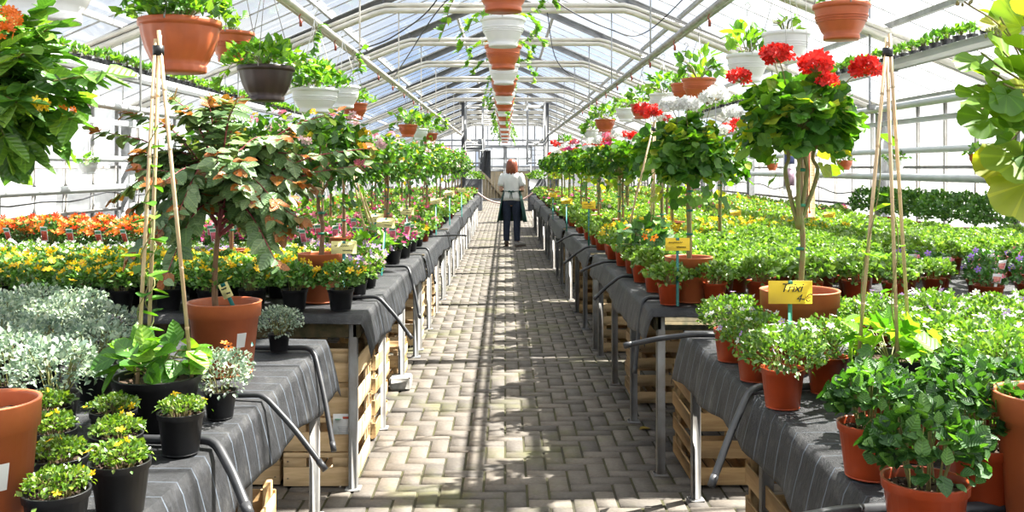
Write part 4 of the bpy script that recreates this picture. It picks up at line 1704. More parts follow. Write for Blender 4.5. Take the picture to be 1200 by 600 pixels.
def tripod(name, label, loc, pr, ph, poles, top, leafm, n, ls, rad, potm='blackpot', flowers=None, cat='potted plant', climb=40, tmpl=T_VINE):
    """pot with three canes bound at the top (poles: foot points, local) and a climber"""
    t = thing(name, label, cat, loc)
    pot_mesh(pr, ph, 36).build('pot', M[potm], t, smooth=True)
    soil_mesh(pr * .9, ph * .86).build('soil', M['soil'], t)
    T = Vector(top)
    for i, p in enumerate(poles):
        p = Vector(p)
        d = (T - p).normalized()
        off = Vector(((i - 1) * .008, (i % 2) * .010, 0))
        cane_part(t, p, T + off + d * (.035 + .012 * i), .0058)
    mb = MB()
    mb.tube([T - Vector((0, -.004, .012)), T + Vector((0, .004, .016))], .0155, 10)
    mb.build('binding_tape', M['tape'], t)
    mb = MB()
    crown(mb, (0, 0, ph + rad[2] * .5), rad, n, ls, tmpl, 0, -.45, .45, .8, .1, .5, .7)
    p0 = Vector(poles[0])
    for c in range(2):
        pts = []
        for q in range(climb):
            u = q / climb * (.55 if c else .8)
            b2 = Vector(poles[c]).lerp(T, u)
            pts.append(b2 + Vector((math.cos(q * .7) * .012, math.sin(q * .7) * .012, 0)))
        mb.tube(pts, .002, 4, 1, cap=False)
        P = np.array([tuple(p) for p in pts[2::3]])
        m_ = len(P)
        a = NR.uniform(0, 6.28, m_)
        y = np.stack([np.cos(a), np.sin(a), NR.uniform(-.4, .3, m_)], 1)
        mb.scatter(T_OV, P, y, np.stack([np.cos(a) * .4, np.sin(a) * .4, np.ones(m_)], 1), ls * NR.uniform(.5, 1, m_), 0)
    for _ in range(14):
        a = RN.uniform(0, 6.28)
        e = Vector((math.cos(a) * rad[0] * .8, math.sin(a) * rad[1] * .8, ph + rad[2] * RN.uniform(.2, .9)))
        mb.tube([(0, 0, ph * .85), (e.x * .5, e.y * .5, e.z), e], .002, 4, 1, cap=False)
    mb.build('foliage', [M[leafm], M['greenstem']], t)
    for (col, pts, fs) in (flowers or []):
        mb = MB()
        blooms(mb, np.array(pts), fs, T_FL5, 0, up=.1, c=(0, .25, ph), eye=1, eyesize=.28)
        mb.build('flower', [M['p_' + col], M['tape']], t)
    return t


# --- left: fuchsia standard in a large terracotta pot
loc = on_bench('L1', 263, 3.33)
t = thing('fuchsia_standard', 'bronze-leaved fuchsia standard in large terracotta pot on the nearest left bench', 'potted tree', loc)
big_pot(t, .130, .255, 'terra_old', True)
mb = MB()
hd = Vector((-.02, 0, .52))
mb.tube(curve_pts([(-.03, 0, .20), (-.036, .0, .32), (-.03, 0, .42), tuple(hd)], 6), [.011] * 10 + [.009] * 9, 9, 0)
LP, LY, LZ_, LS, LR = [], [], [], [], []
ends = []
for k in range(62):
    d = rdirs(1, -.55)[0]
    ends.append((Vector((d[0] * .31, d[1] * .30, .64 + d[2] * .30 + .02)), RN.uniform(.8, 1.0)))
ends += [(Vector((-.46, -.02, .86)), 1), (Vector((-.36, .05, .93)), 1), (Vector((.53, -.03, .80)), 1), (Vector((.50, -.05, .74)), 1), (Vector((.40, .0, .93)), 1), (Vector((-.40, .03, .62)), 1),
         (Vector((.10, -.2, .95)), 1), (Vector((-.15, -.1, .97)), 1), (Vector((.30, -.1, .55)), 1), (Vector((-.28, -.15, .42)), 1), (Vector((.24, -.2, .40)), 1), (Vector((-.12, -.26, .36)), 1)]
for e, q in ends:
    s = hd + Vector((0, 0, RN.uniform(-.04, .22)))
    mid = s.lerp(e, .5) + Vector((0, 0, .07))
    cp = curve_pts([s, mid, e], 9)
    mb.tube(cp, [.0042 - .0026 * i / (len(cp) - 1) for i in range(len(cp))], 5, 1, cap=False)
    n = len(cp)
    for i in range(4, n):
        fr = i / (n - 1)
        dirn = (cp[min(i + 1, n - 1)] - cp[max(i - 1, 0)]).normalized()
        side = dirn.cross(Vector((0, 0, 1))).normalized()
        for sg in (-1, 1, 0) if i > n - 3 else (-1, 1):
            if RN.random() < .10:
                continue
            y = side * sg * .85 + dirn * .55 + Vector((0, 0, -.32 if fr < .9 else -.05)) + Vector(NR.normal(0, .22, 3))
            LP.append(tuple(cp[i]))
            LY.append(tuple(y))
            LZ_.append(tuple(Vector((0, -.35, .9)) + (cp[i] - Vector((0, 0, .55))) * 1.6 + Vector(NR.normal(0, .25, 3))))
            LS.append(RN.uniform(.052, .078) * (1 - .30 * (fr > .93)))
            LR.append(min(1, RN.uniform(.84, 1.0)) if (fr > .93 and RN.random() < .75) or RN.random() < .03 else RN.uniform(0, .80))
mb.build('stem', [M['bark'], mat_plain('red_stem', (.30, .06, .07), .5, .15, 20)], t)
mb = MB()
mb.scatter(t_ovate(.33, .06, .20, .45), LP, LY, LZ_, LS, 0, np.array(LR))
mb.build('foliage', [M['leaf_fuch']], t)
mb = MB()
crown(mb, (-.034, 0, .34), (.022, .022, .06), 26, .03, T_SM, 0, -1)
mb.build('stem_shoots', [M['leaf_tree']], t)
price_sign('small pale plant label on teal stick in the fuchsia pot', (loc[0] + .105, loc[1] - .03, loc[2] + .10), .034, .055, None, 'card_p', 'tealstick', .19, -.42, .15)

# --- left: black pot with three canes and an orange black-eyed climber
loc = on_bench('L1', 184, 2.62)
tl = Vector(loc)


def rel(px, py, d, o):
    return (wx(px, d) - o[0], d - o[1], wz(py, d) - o[2])


tripod('potted_climber', 'climbing plant with orange flower on three tall canes in broad black pot', loc, .123, .150,
       [rel(160, 466, 2.58, tl), rel(172, 462, 2.70, tl), rel(226, 455, 2.62, tl)], rel(185, 60, 2.64, tl), 'leaf_pot', 52, .080, (.14, .14, .08), tmpl=T_OVW,
       flowers=[('orange', [rel(263, 402, 2.52, tl), rel(268, 406, 2.52, tl)], .014)], climb=46)

# --- left: foreground lantana standard, its crown close to the lens
loc = (wx(-16, 1.85), 1.85, BENCH['L1']['z'] + .008)
t = thing('lantana_standard', 'orange-flowered lantana standard in tall terracotta pot at left picture edge', 'potted tree', loc)
big_pot(t, .100, .27, 'terra_old', True)
o3 = Vector(loc)
mb = MB()
top = Vector(rel(-25, 150, 1.85, o3))
mb.tube(curve_pts([(0, 0, .22), (-.01, 0, .45), tuple(top + Vector((0, 0, -.05))), tuple(top)], 6), .010, 9)
br = []
for (px, py, d) in ((5, 20, 1.8), (45, 10, 1.9), (62, 60, 1.78), (120, 85, 1.80), (75, 95, 1.9), (30, 60, 1.72), (50, 130, 1.8), (20, 120, 1.7), (70, 165, 1.85), (30, 180, 1.8), (5, 160, 1.75), (-10, 60, 1.8), (-30, 20, 1.85), (-40, 120, 1.8), (95, 115, 1.95), (40, 40, 2.0), (10, 190, 1.9), (-20, 195, 1.8), (60, 30, 1.85), (20, 85, 1.95), (85, 140, 1.8), (0, 100, 1.9), (15, 150, 1.95), (40, 160, 1.9), (-15, 130, 1.7),
                    (10, -10, 1.85), (30, 100, 1.75), (0, 60, 1.75), (55, 85, 1.85)):
    e = Vector(rel(px, py, d, o3))
    cp = curve_pts([top + Vector((0, 0, RN.uniform(-.05, .08))), top.lerp(e, .55) + Vector((0, 0, .03)), e], 8)
    br.append(cp)
    mb.tube(cp, [.004 - .0022 * i / (len(cp) - 1) for i in range(len(cp))], 5, 0, cap=False)
mb.build('stem', [M['greenstem']], t)
LP, LY, LZ_, LS = [], [], [], []
for cp in br:
    n = len(cp)
    for i in range(3, n, 1):
        dirn = (cp[min(i + 1, n - 1)] - cp[max(i - 1, 0)]).normalized()
        side = dirn.cross(Vector((0, 0, 1))).normalized()
        for sg in (-1, 1):
            if RN.random() < .12:
                continue
            LP.append(tuple(cp[i]))
            LY.append(tuple(side * sg * .8 + dirn * .7 + Vector((0, 0, -.25)) + Vector(NR.normal(0, .3, 3))))
            LZ_.append(tuple(Vector((0, -.35, 1)) + Vector(NR.normal(0, .35, 3))))
            LS.append(RN.uniform(.045, .075))
mb = MB()
mb.scatter(t_ovate(.30, .09, .16, .42), LP, LY, LZ_, LS)
mb.build('foliage', [M['leaf_lan']], t)
for (px, py, d, col, n) in ((9, 22, 1.70, 'orange', 34), (6, 38, 1.71, 'orange', 16), (47, 123, 1.74, 'yellow', 16), (79, 128, 1.82, 'orange', 8), (-20, 60, 1.7, 'orange', 30)):
    mb = MB()
    c = rel(px, py, d, o3)
    d2 = rdirs(n, -.6)
    rr = .020 if n > 20 else .013
    mb.scatter(T_FL5, np.array(c) + d2 * rr, NR.normal(0, 1, (n, 3)), d2, .0085)
    mb.build('flower_head', [M['p_' + col]], t)

# --- right: geranium standard with red heads and the handwritten card
loc = on_bench('R1', 937, 3.42)
o3 = Vector(loc)


def uh(col, px, py, d, r, n):
    p = rel(px, py, d, o3)
    return (col, p[0], p[1], p[2], r, n)


t = standard('geranium_standard', 'red geranium standard on forked stem in big terracotta pot, nearest right bench', 'potted tree', .143, .285, .78, (.215, .20, .165), 560, .064, T_RND, 'leaf_ger',
             [uh('red', 912, 66, 3.35, .046, 40), uh('red', 956, 77, 3.30, .052, 46), uh('red', 969, 95, 3.28, .034, 30), uh('red', 1015, 81, 3.36, .048, 44), uh('red', 867, 91, 3.42, .038, 30), uh('red', 905, 62, 3.5, .036, 26)],
             twin=True, hang=16, low_leaf='leaf_geryel')
t.location = loc
price_sign('yellow handwritten card on green stick before the red geranium standard', (wx(926, 3.16), 3.16, BENCH['R1']['z'] + .010), .148, .078,
           [('Trixi', .26, .52, .042), ('4-€', .62, .10, .036)], 'card_y', 'tie', .268, 0, 0)
# --- right: foreground geranium with big yellow-green leaves
loc = (wx(1232, 1.93), 1.93, BENCH['R1']['z'] + .008)
o3 = Vector(loc)
t = thing('geranium_standard', 'geranium standard with big yellow-green leaves in terracotta pot at right picture edge', 'potted tree', loc)
big_pot(t, .112, .265, 'terra_old', False)
mb = MB()
top = Vector(rel(1232, 150, 1.93, o3))
mb.tube(curve_pts([(0, 0, .22), (.012, 0, .45), tuple(top * .8 + Vector((0, 0, .1))), tuple(top)], 6), .013, 9)
LP, LY, LZ_, LS = [], [], [], []
for (px, py, d, s) in ((1172, 20, 1.9, .05), (1195, 45, 1.85, .075), (1150, 62, 1.86, .07), (1180, 70, 1.80, .08), (1163, 85, 1.84, .085), (1146, 100, 1.86, .095), (1190, 105, 1.78, .09), (1172, 118, 1.8, .07), (1205, 80, 1.8, .09),
                       (1150, 128, 1.9, .085), (1183, 125, 1.83, .08), (1200, 140, 1.8, .09), (1185, 165, 1.86, .075), (1200, 185, 1.80, .11), (1180, 190, 1.88, .10), (1205, 215, 1.78, .11), (1190, 232, 1.85, .07), (1215, 170, 1.8, .1),
                       (1200, 20, 1.9, .09), (1225, 50, 1.85, .1), (1230, 110, 1.8, .1), (1240, 150, 1.75, .1), (1230, 200, 1.8, .1), (1250, 80, 1.85, .1), (1165, 150, 1.95, .06), (1178, 10, 1.95, .07), (1255, 180, 1.9, .1), (1265, 130, 1.9, .1), (1200, 65, 2.0, .09), (1190, 145, 2.0, .09),
                       (1175, 60, 1.98, .08), (1160, 108, 1.98, .08), (1210, 120, 1.95, .1), (1193, 88, 1.9, .08), (1176, 98, 1.76, .06), (1210, 5, 1.9, .09), (1196, 205, 1.95, .09)):
    e = Vector(rel(px, py, d, o3))
    mb.tube(curve_pts([top + Vector((0, 0, RN.uniform(-.1, .1))), top.lerp(e, .6) + Vector((0, 0, .02)), e], 5), .0022, 5, cap=False)
    out = (e - top).normalized()
    LP.append(tuple(e - out * s * .4))
    LY.append(tuple(out * .8 + Vector((0, 0, -.5)) + Vector(NR.normal(0, .2, 3))))
    LZ_.append(tuple(Vector((0, -.75, .7)) + out * .4 + Vector(NR.normal(0, .25, 3))))
    LS.append(s * 1.1)
# budding heads on stalks
for (px, py) in ((1130, 2), (1164, 40)):
    e = Vector(rel(px, py, 1.88, o3))
    mb.tube(curve_pts([top, top.lerp(e, .5) + Vector((0, 0, .06)), e], 5), .0018, 5)
    for d2 in rdirs(16, -.4):
        mb.lathe([(0, -.004), (.003, -.001), (.0025, .003), (0, .006)], 5, tuple(e + Vector(d2) * .014))
mb.build('stem', [M['greenstem']], t)
mb = MB()
mb.scatter(t_round(21, 9, .05, .22), LP, LY, LZ_, LS)
mb.build('foliage', [M['leaf_geryel']], t)

# --- right: black pot with three canes
loc = on_bench('R1', 1043, 2.88)
o3 = Vector(loc)
tripod('potted_climber', 'pale-leaved climbing plant on three tall canes in black pot, nearest right bench', loc, .122, .155,
       [rel(1006, 418, 2.86, o3), rel(1052, 424, 2.80, o3), rel(1066, 410, 2.92, o3)], rel(1041, 62, 2.88, o3), 'leaf_vine', 34, .085, (.14, .14, .08), climb=12)

# --- right second bench: white-and-red geranium standard, sign
loc = on_bench('R2', 807, 4.75)
o3 = Vector(loc)
t = standard('geranium_standard', 'white geranium standard with drooping leaves in terracotta pot on second right bench', 'potted tree', .122, .225, .60, (.19, .19, .19), 520, .064, T_RND, 'leaf_ger',
             [uh('white', 786, 123, 4.7, .050, 40), uh('white', 806, 124, 4.6, .048, 40), uh('white', 840, 112, 4.65, .050, 44), uh('white', 858, 133, 4.7, .044, 36), uh('white', 829, 117, 4.8, .046, 36), uh('red', 765, 131, 4.9, .040, 34), uh('red', 782, 140, 4.9, .026, 18)],
             hang=26, low_leaf='leaf_ger')
t.location = loc
price_sign('yellow price card on teal stick before the white geranium standard', (wx(794, 4.55), 4.55, BENCH['R2']['z'] + .010), .118, .062, None, 'card_y', 'tealstick', .27)

# --- right second bench: a dark flowered climber with canes
loc = on_bench('R2', 757, 5.75)
o3 = Vector(loc)
tripod('potted_climber', 'white-leaved climber with dark orange flowers on canes, second right bench', loc, .11, .15,
       [rel(738, 262, 5.7, o3), rel(763, 268, 5.75, o3), rel(766, 262, 5.85, o3)], rel(766, 152, 5.8, o3), 'leaf_dark', 70, .085, (.20, .18, .16),
       flowers=[('orange', [rel(756, 277, 5.55, o3), rel(766, 278, 5.56, o3), rel(735, 268, 5.6, o3)], .026)], climb=10)
KEEP_R2 = [(wx(807, 4.75), 4.75, .15), (wx(757, 5.75), 5.75, .17)]

# --- left second bench: lantana standards and pots along the aisle
lt = standard('lantana_standard', 'pink-flowered dark lantana standard with cane in terracotta pot, second left bench', 'potted tree', .112, .245, .57, (.31, .28, .22), 760, .062, t_ovate(.30, .08, .15, .42), 'leaf_tree',
              (), [('palepink', 7, .030, T_FL5), ('pink', 3, .028, T_FL5), ('yellow', 4, .02, T_FL5)], hang=20)
lt.location = on_bench('L2', 375, 4.72)
price_sign('pale yellow price card on teal stick in front of pink lantana standard', (wx(403, 4.60), 4.60, BENCH['L2']['z'] + .010), .125, .062, None, 'card_p', 'tealstick', .25)
loc = on_bench('L2', 432, 5.95)
o3 = Vector(loc)
tripod('potted_climber', 'white-leaved climber on slanting canes in small orange pot, second left bench', loc, .075, .13,
       [rel(428, 275, 5.9, o3), rel(437, 276, 5.95, o3), rel(440, 272, 6.05, o3)], rel(412, 190, 5.9, o3), 'leaf_vine', 34, .085, (.15, .13, .12), potm='terracotta', climb=8)
price_sign('pale yellow price card slanted beside small orange pot on second left bench', (wx(447, 5.85), 5.85, BENCH['L2']['z'] + .010), .115, .06, None, 'card_p', 'tealstick', .30, .08)
KEEP_L2 = [(wx(375, 4.72), 4.72, .16), (wx(432, 5.95), 5.95, .13)]

# --- rows of standards further along, right then left
STR = [Proto(standard('geranium_standard', 'far', 'potted tree', .11, .20, .62, (.22, .22, .19), 330, .068, T_RNDL, 'leaf_ger', um, hang=14, low_leaf='leaf_geryel')) for um in (
    [('red', .10, -.10, 1.02, .050, 24), ('red', -.06, -.12, 1.06, .05, 24), ('white', -.12, .02, 1.0, .045, 22)],
    [('white', .10, -.10, 1.02, .050, 24), ('white', -.08, -.16, .94, .05, 24), ('red', -.15, .02, 1.0, .045, 22)],
    [('pink', .10, -.12, 1.0, .045, 22), ('red', -.12, -.06, 1.02, .045, 22), ('magenta', 0, -.18, .92, .04, 20)])]
STL = [Proto(standard('lantana_standard', 'far', 'potted tree', .11, .20, .60, (.27, .27, .25), 420, .068, t_ovate(.32, .08, .15, .42), lf, (), fl, hang=12)) for lf, fl in (
    ('leaf_tree', [('palepink', 4, .03, T_FL5)]), ('leaf_tree', [('pink', 4, .028, T_FL5), ('yellow', 2, .02, T_FL5)]), ('leaf_lan', [('palepink', 3, .03, T_FL5)]))]
KEEP_R, KEEP_L = {}, {}


def bench_at(side, y):
    for k in range(1, 8):
        B = BENCH[side + str(k)]
        if B['y0'] + .1 < y < B['y1'] - .1:
            return side + str(k), B
    return None, None


def row_of(protos, side, xs, ys, what, keep, group, sc=1.0, start=1):
    c = start
    for i, y in enumerate(ys):
        key, B = bench_at(side, y)
        if B is None:
            continue
        x = xs[i % len(xs)]
        protos[i % len(protos)].put((x, y, B['z'] + .008), RN.uniform(0, 6.28), sc * RN.uniform(.94, 1.06), what % ordn(c), group)
        keep.setdefault(key, []).append((x, y, .14))
        c += 1


row_of(STR, 'R', (1.12, .98), (6.75, 8.0, 8.9, 9.8, 11.1, 12.0, 12.9, 14.4, 15.3, 16.3, 17.7, 18.8, 19.8, 21.2, 22.3), 'geranium standard in the right aisle row, %s behind the white geranium standard', KEEP_R, 'geranium standards along the right aisle')
row_of(STR, 'R', (1.62, 1.5), (7.05, 8.4, 9.4, 11.5, 12.6, 14.8, 16.5), 'geranium standard in the outer right row, %s counted from the front', KEEP_R, 'geranium standards in the outer right row')
row_of(STL, 'L', (-1.12, -1.0), (6.55, 7.95, 8.75, 9.6, 11.0, 11.9, 12.9, 14.4, 15.4, 16.5, 17.7, 18.8, 19.8, 21.2, 22.4), 'lantana standard in the left aisle row, %s behind the pink lantana standard', KEEP_L, 'lantana standards along the left aisle')
row_of(STL, 'L', (-1.62, -1.72), (5.55, 7.0, 8.3, 9.3, 11.4, 12.5, 14.8, 16.6), 'lantana standard in the outer left row, %s counted from the front', KEEP_L, 'lantana standards in the outer left row')

# far price cards
for side, sx, lst in (('L', -1, ((477, 253, 7.9), (511, 240, 9.6), (527, 230, 11.3), (541, 226, 13.2), (440, 262, 6.6))), ('R', 1, ((690, 246, 7.4), (664, 240, 10.0), (648, 232, 12.5)))):
    for j, (px, py, d) in enumerate(lst):
        key, B = bench_at(side, d)
        if B is None:
            d += .5
            key, B = bench_at(side, d)
        hh = max(.12, wz(py, d) - B['z'])
        price_sign('pale price card on stick, %s of the far cards along the %s aisle' % (ordn(j + 1), 'left' if sx < 0 else 'right'), (wx(px, d), d, B['z'] + .01), .115, .06, None, 'card_p' if sx < 0 else 'card_y', 'tealstick', hh, 0, 0, group='price cards along the %s aisle' % ('left' if sx < 0 else 'right'))
for j, (px, py, d) in enumerate(((862, 237, 9.4), (844, 231, 11.2), (972, 235, 9.0))):
    key, B = bench_at('R', d)
    price_sign('yellow price card far across the right benches, %s one' % ('nearer aisle', 'deepest', 'by the glass wall')[j], (wx(px, d), d, B['z'] + .01), .11, .055, None, 'card_y', 'tealstick', .2)

# --- thermometer board hung from the overhead pipe
d = 3.92
t = thing('thermometer', 'tall pale wooden thermometer board hanging behind the red geranium standard', 'thermometer', (wx(948, d), d, wz(212, d)))
mb = MB()
mb.box((0, 0, 0), (.050, .010, .31), .004)
mb.build('board', M['crate2'], t)
mb = MB()
mb.tube([(0, -.008, -.13), (0, -.008, .13)], .0022, 8, mat=0)
mb.lathe([(0, -.006), (.005, -.003), (.005, .003), (0, .006)], 8, (0, -.008, -.13), mat=0)
mb.build('glass_tube', M['tagred'], t)
mb = MB()
for k in range(21):
    z = -.115 + k * .0115
    for s in (-1, 1):
        mb.box((s * (.010 + .003 * (k % 2 == 0)), -.0056, z), (.008 if k % 2 else .012, .001, .0012))
mb.build('scale_marks', M['ink'], t)
for k, s in enumerate(('50', '40', '30', '20', '10', '0', '10', '20')):
    cu = bpy.data.curves.new('scale_number', 'FONT')
    cu.body = s
    cu.size = .012
    cu.align_x = 'CENTER'
    o = bpy.data.objects.new('scale_number', cu)
    me = bpy.data.meshes.new_from_object(o)
    bpy.data.objects.remove(o)
    me.materials.clear()
    me.materials.append(M['ink'])
    place(me, 'scale_number', t, (-.017, -.0060, .105 - k * .031), (PI / 2, 0, 0))
mb = MB()
ht = 2.44 - t.location.z
mb.tube([(0, 0, .155), (0, 0, .17), (1.25 - t.location.x, 0, ht)], .0015, 5)
mb.build('hanging_wire', M['wire'], t)
d = 4.3
mb = MB()
cx, cz = wx(925, d), wz(196, d)
mb.box((cx, d, cz), (.055, .004, .20), .001, mat=0)
mb.box((cx, d - .0026, cz + .05), (.045, .001, .07), mat=1)
mb.box((cx, d - .0026, cz - .045), (.045, .001, .08), mat=2)
mb.tube([(cx, d, cz + .10), (cx * .98, d, 2.40)], .0012, 4, mat=3)
M['bluepic'] = mat_plain('blue_print', (.14, .18, .42), .5, .3, 30)
M['pinkpic'] = mat_plain('pink_print', (.55, .35, .45), .5, .3, 40)
tag(mb.build('hanging_sign', [M['white'], M['bluepic'], M['pinkpic'], M['wire']]), 'narrow blue and white printed sign hanging beside the thermometer', 'sign')
# ------------------------------------------------------------------ single pots on the nearest benches
def put(kind, key, px, d, label, scale=1.0, group=None, i=None):
    p = K[kind][RN.randrange(len(K[kind])) if i is None else i % len(K[kind])]
    return p.put(on_bench(key, px, d), RN.uniform(0, 6.28), scale, label, group)


nl, nr = 'nearest left bench', 'nearest right bench'
put('lysimachia', 'L1', 212, 2.40, 'small black pot of creeping loosestrife alone near the left bench edge hose')
put('lysimachia', 'L1', 141, 1.98, 'yellow-flowered loosestrife in black pot, nearest of the right-hand loosestrife column', 1.05)
put('lysimachia', 'L1', 137, 2.20, 'yellow-flowered loosestrife in black pot, second of the right-hand loosestrife column')
put('lysimachia', 'L1', 133, 2.42, 'yellow-flowered loosestrife in black pot, third of the right-hand loosestrife column')
put('lysimachia', 'L1', 66, 1.80, 'loosestrife in black pot at the bottom, nearest of the left-hand column', 1.05)
put('lysimachia', 'L1', 70, 2.03, 'loosestrife in black pot, second of the left-hand column')
put('lysimachia', 'L1', 60, 2.24, 'loosestrife in black pot, third of the left-hand column')
put('lysimachia', 'L1', 58, 2.46, 'loosestrife in black pot, fourth of the left-hand column')
put('silver', 'L1', 327, 3.72, 'small pale trailing licorice plant in black pot right of fuchsia pot', .72)
put('silver', 'L1', 258, 2.74, 'pale trailing plant in small black pot right of the broad black pot', .80)
for j, (px, d, w) in enumerate(((66, 2.62, 'in front, rim showing, beside loosestrife'), (10, 2.75, 'in front at the picture edge'), (112, 2.95, 'just behind the rim-showing one'), (48, 3.05, 'in the middle of the silver group'),
                                (-6, 3.2, 'mid left at the picture edge'), (120, 3.35, 'beside the canes of the climber'), (62, 3.45, 'in the back middle of the silver group'), (12, 3.62, 'in the back at the picture edge'), (92, 3.72, 'at the back nearest the second bench'), (44, 3.85, 'at the very back of the silver group'))):
    put('silver', 'L1', px, d, 'silver-leaved licorice plant in black pot, ' + w, 1.0, 'silver licorice plants on the nearest left bench')

put('bacopa', 'R1', 917, 2.86, 'bacopa in red pot at the bench edge below the handwritten card', 1.0)
put('bacopa', 'R1', 857, 3.55, 'bright bacopa in red pot at far corner of nearest right bench', 1.0)
put('bacopa', 'R1', 884, 3.22, 'bacopa in red pot half hidden left of handwritten card', .95)
put('bacopa', 'R1', 969, 3.04, 'bacopa in red pot in front of the big geranium pot', 1.0)
put('helio', 'R1', 1084, 1.79, 'dark crinkled-leaved plant in red pot, nearest on right bench', 1.08)
put('helio', 'R1', 1019, 2.22, 'dark crinkled-leaved plant in red pot beside the thick black hose', 1.0)
put('helio', 'R1', 1150, 2.02, 'dark crinkled-leaved plant in red pot beside the right-edge geranium pot', 1.1)
put('helio', 'R1', 1072, 2.35, 'dark crinkled-leaved plant in red pot behind the two front ones', .85)
put('helio', 'R1', 1030, 2.55, 'dark crinkled-leaved plant just in front of the black cane pot', .82)
put('helio', 'R1', 1128, 2.42, 'dark crinkled-leaved plant in red pot behind the edge pair', 1.0)
put('helio', 'R1', 1190, 2.30, 'dark crinkled-leaved plant behind the right-edge geranium pot', 1.0)

# ------------------------------------------------------------------ rows of bedding plants
def free(x, y, keep):
    return all((x - a) ** 2 + (y - b2) ** 2 > r * r for a, b2, r in keep)


def rows(key, ys, x0, xmax, px, pick, keep=(), jit=.018, row0=1, scale=1.0, words=None):
    """pick(row, x, y) -> (kind, description); rows counted from the bench's front edge, pots from the aisle"""
    B = BENCH[key]
    sx = B['side']
    cnt = 0
    for r, y in enumerate(ys):
        n = 0
        x = x0 + (px * .5 if r % 2 else 0) * .6
        xm = xmax(y) if callable(xmax) else xmax
        while x < xm:
            xx, yy = sx * (x + RN.uniform(-jit, jit)), y + RN.uniform(-jit, jit)
            x += px
            if not free(xx, yy, keep):
                continue
            k = pick(r, abs(xx), yy)
            if k is None:
                continue
            n += 1
            kind, desc = k
            lab = '%s, %s, %s row from front, %s pot from aisle' % (desc, words or B['words'], ordn(r + row0), ordn(n))
            K[kind][RN.randrange(len(K[kind]))].put((xx, yy, B['z'] + .0085), RN.uniform(-.3, .3) if kind in TAGGED else RN.uniform(0, 6.28), scale * RN.uniform(.93, 1.07), lab, '%s on the %s' % (desc, B['words']))
            cnt += 1
    return cnt


TAGGED = ('marigold', 'magenta', 'tagged', 'pinks')
vis = lambda y, m=.25: .56 * y + m
visl = lambda y, m=.25: .54 * y + m
# nearest right bench: bacopa cushion
keep = [(wx(937, 3.42), 3.42, .26), (wx(1043, 2.88), 2.88, .24), (wx(917, 2.86), 2.86, .20), (wx(969, 3.04), 3.04, .2), (wx(884, 3.22), 3.22, .18), (wx(857, 3.55), 3.55, .18)] + [(wx(a, d), d, .20) for a, d in ((1084, 1.79), (1019, 2.22), (1150, 2.02), (1072, 2.35), (1030, 2.55), (1128, 2.42), (1190, 2.30))]
rows('R1', [2.62, 2.83, 3.04, 3.25, 3.46, 3.64], .98, lambda y: min(3.2, vis(y)), .205, lambda r, x, y: ('bacopa', 'bacopa in red pot'), keep)

# second left bench: bidens, then white, then marigolds with tags
def pl2(r, x, y):
    if r < 5:
        return ('bidens', 'yellow bidens in black pot') if not (x < .86 and r > 1) else ('lilac', 'lilac viola in black pot')
    if r < 8:
        return ('alyssum', 'white alyssum in black pot') if x > 1.9 or RN.random() < .4 else ('lilac', 'lilac viola in black pot')
    if x > 3.75:
        return None
    return ('marigold', 'orange marigold with tag') if x > 2.25 + (r - 8) * .05 else ('magenta', 'magenta petunia with tag')


ysl = [4.45, 4.66, 4.87, 5.08, 5.30, 5.72, 5.95, 6.18, 6.62, 6.85, 7.08, 7.28]
rows('L2', ysl, .78, lambda y: min(4.1, visl(y, .15)), .205, pl2, KEEP_L2 + KEEP_L.get('L2', []))

def pl3(r, x, y):
    if x < 1.0 and r < 3:
        return ('pinks', 'pink pinks with tag') if r != 2 else ('primrose', 'yellow primrose in black pot')
    if r < 3:
        return [('magenta', 'magenta petunia with tag'), ('primrose', 'yellow primrose in black pot'), ('rosy', 'rosy dianthus in black pot')][(r + int(x * 2)) % 3]
    return ('rosy', 'rosy dianthus in black pot') if (r // 2) % 2 else ('leafy', 'green verbena in red pot')


rows('L3', [7.78, 8.02, 8.28, 8.55, 8.82, 9.1, 9.4, 9.7, 10.0, 10.3], .77, 2.9, .22, pl3, KEEP_L.get('L3', []))
for k in (4, 5, 6, 7):
    B = BENCH['L%d' % k]
    st = .30 if k < 6 else .40
    rows('L%d' % k, [B['y0'] + .15 + st * i for i in range(int(2.8 / st))], .78, 2.9, st, lambda r, x, y: ('farmix', 'far begonia') if r % 3 else ('fargreen', 'far green impatiens'), KEEP_L.get('L%d' % k, []))

# second right bench: seedlings in red pots, with a block of tagged pots outward
def pr2(r, x, y):
    if x > 2.05 and r < 5:
        if (int(x * 4.4) + r) % 3 == 0:
            return None
        if r % 2 == 0 or x > 2.3:
            return ('tagged', 'tagged calibrachoa in red pot')
    if r > 8 and x < 1.6:
        return ('bidensR', 'yellow coreopsis in red pot')
    return ('seedling', 'green seedlings in red pot')


rows('R2', [4.64, 4.86, 5.09, 5.32, 5.55, 5.78, 6.01, 6.24, 6.47, 6.70, 6.93, 7.16, 7.32], .82, lambda y: min(4.15, vis(y)), .225, pr2, KEEP_R2 + KEEP_R.get('R2', []))


def pr3(r, x, y):
    if r < 5 and .95 < x < 2.9 and (x * 3 + r) % 2.3 > .6:
        return ('bidensR', 'yellow coreopsis in red pot')
    return ('leafy', 'green verbena in red pot')


rows('R3', [7.78, 8.05, 8.32, 8.6, 8.9, 9.2, 9.5, 9.8, 10.1, 10.4], .80, 3.75, .25, pr3, KEEP_R.get('R3', []))
for k in (4, 5, 6, 7):
    B = BENCH['R%d' % k]
    st = .31 if k < 6 else .42
    rows('R%d' % k, [B['y0'] + .15 + st * i for i in range(int(2.8 / st))], .80, 4.1, st, lambda r, x, y: ('fargreen', 'far green impatiens') if (r + int(x * 3)) % 4 else ('farmix', 'far begonia'), KEEP_R.get('R%d' % k, []))
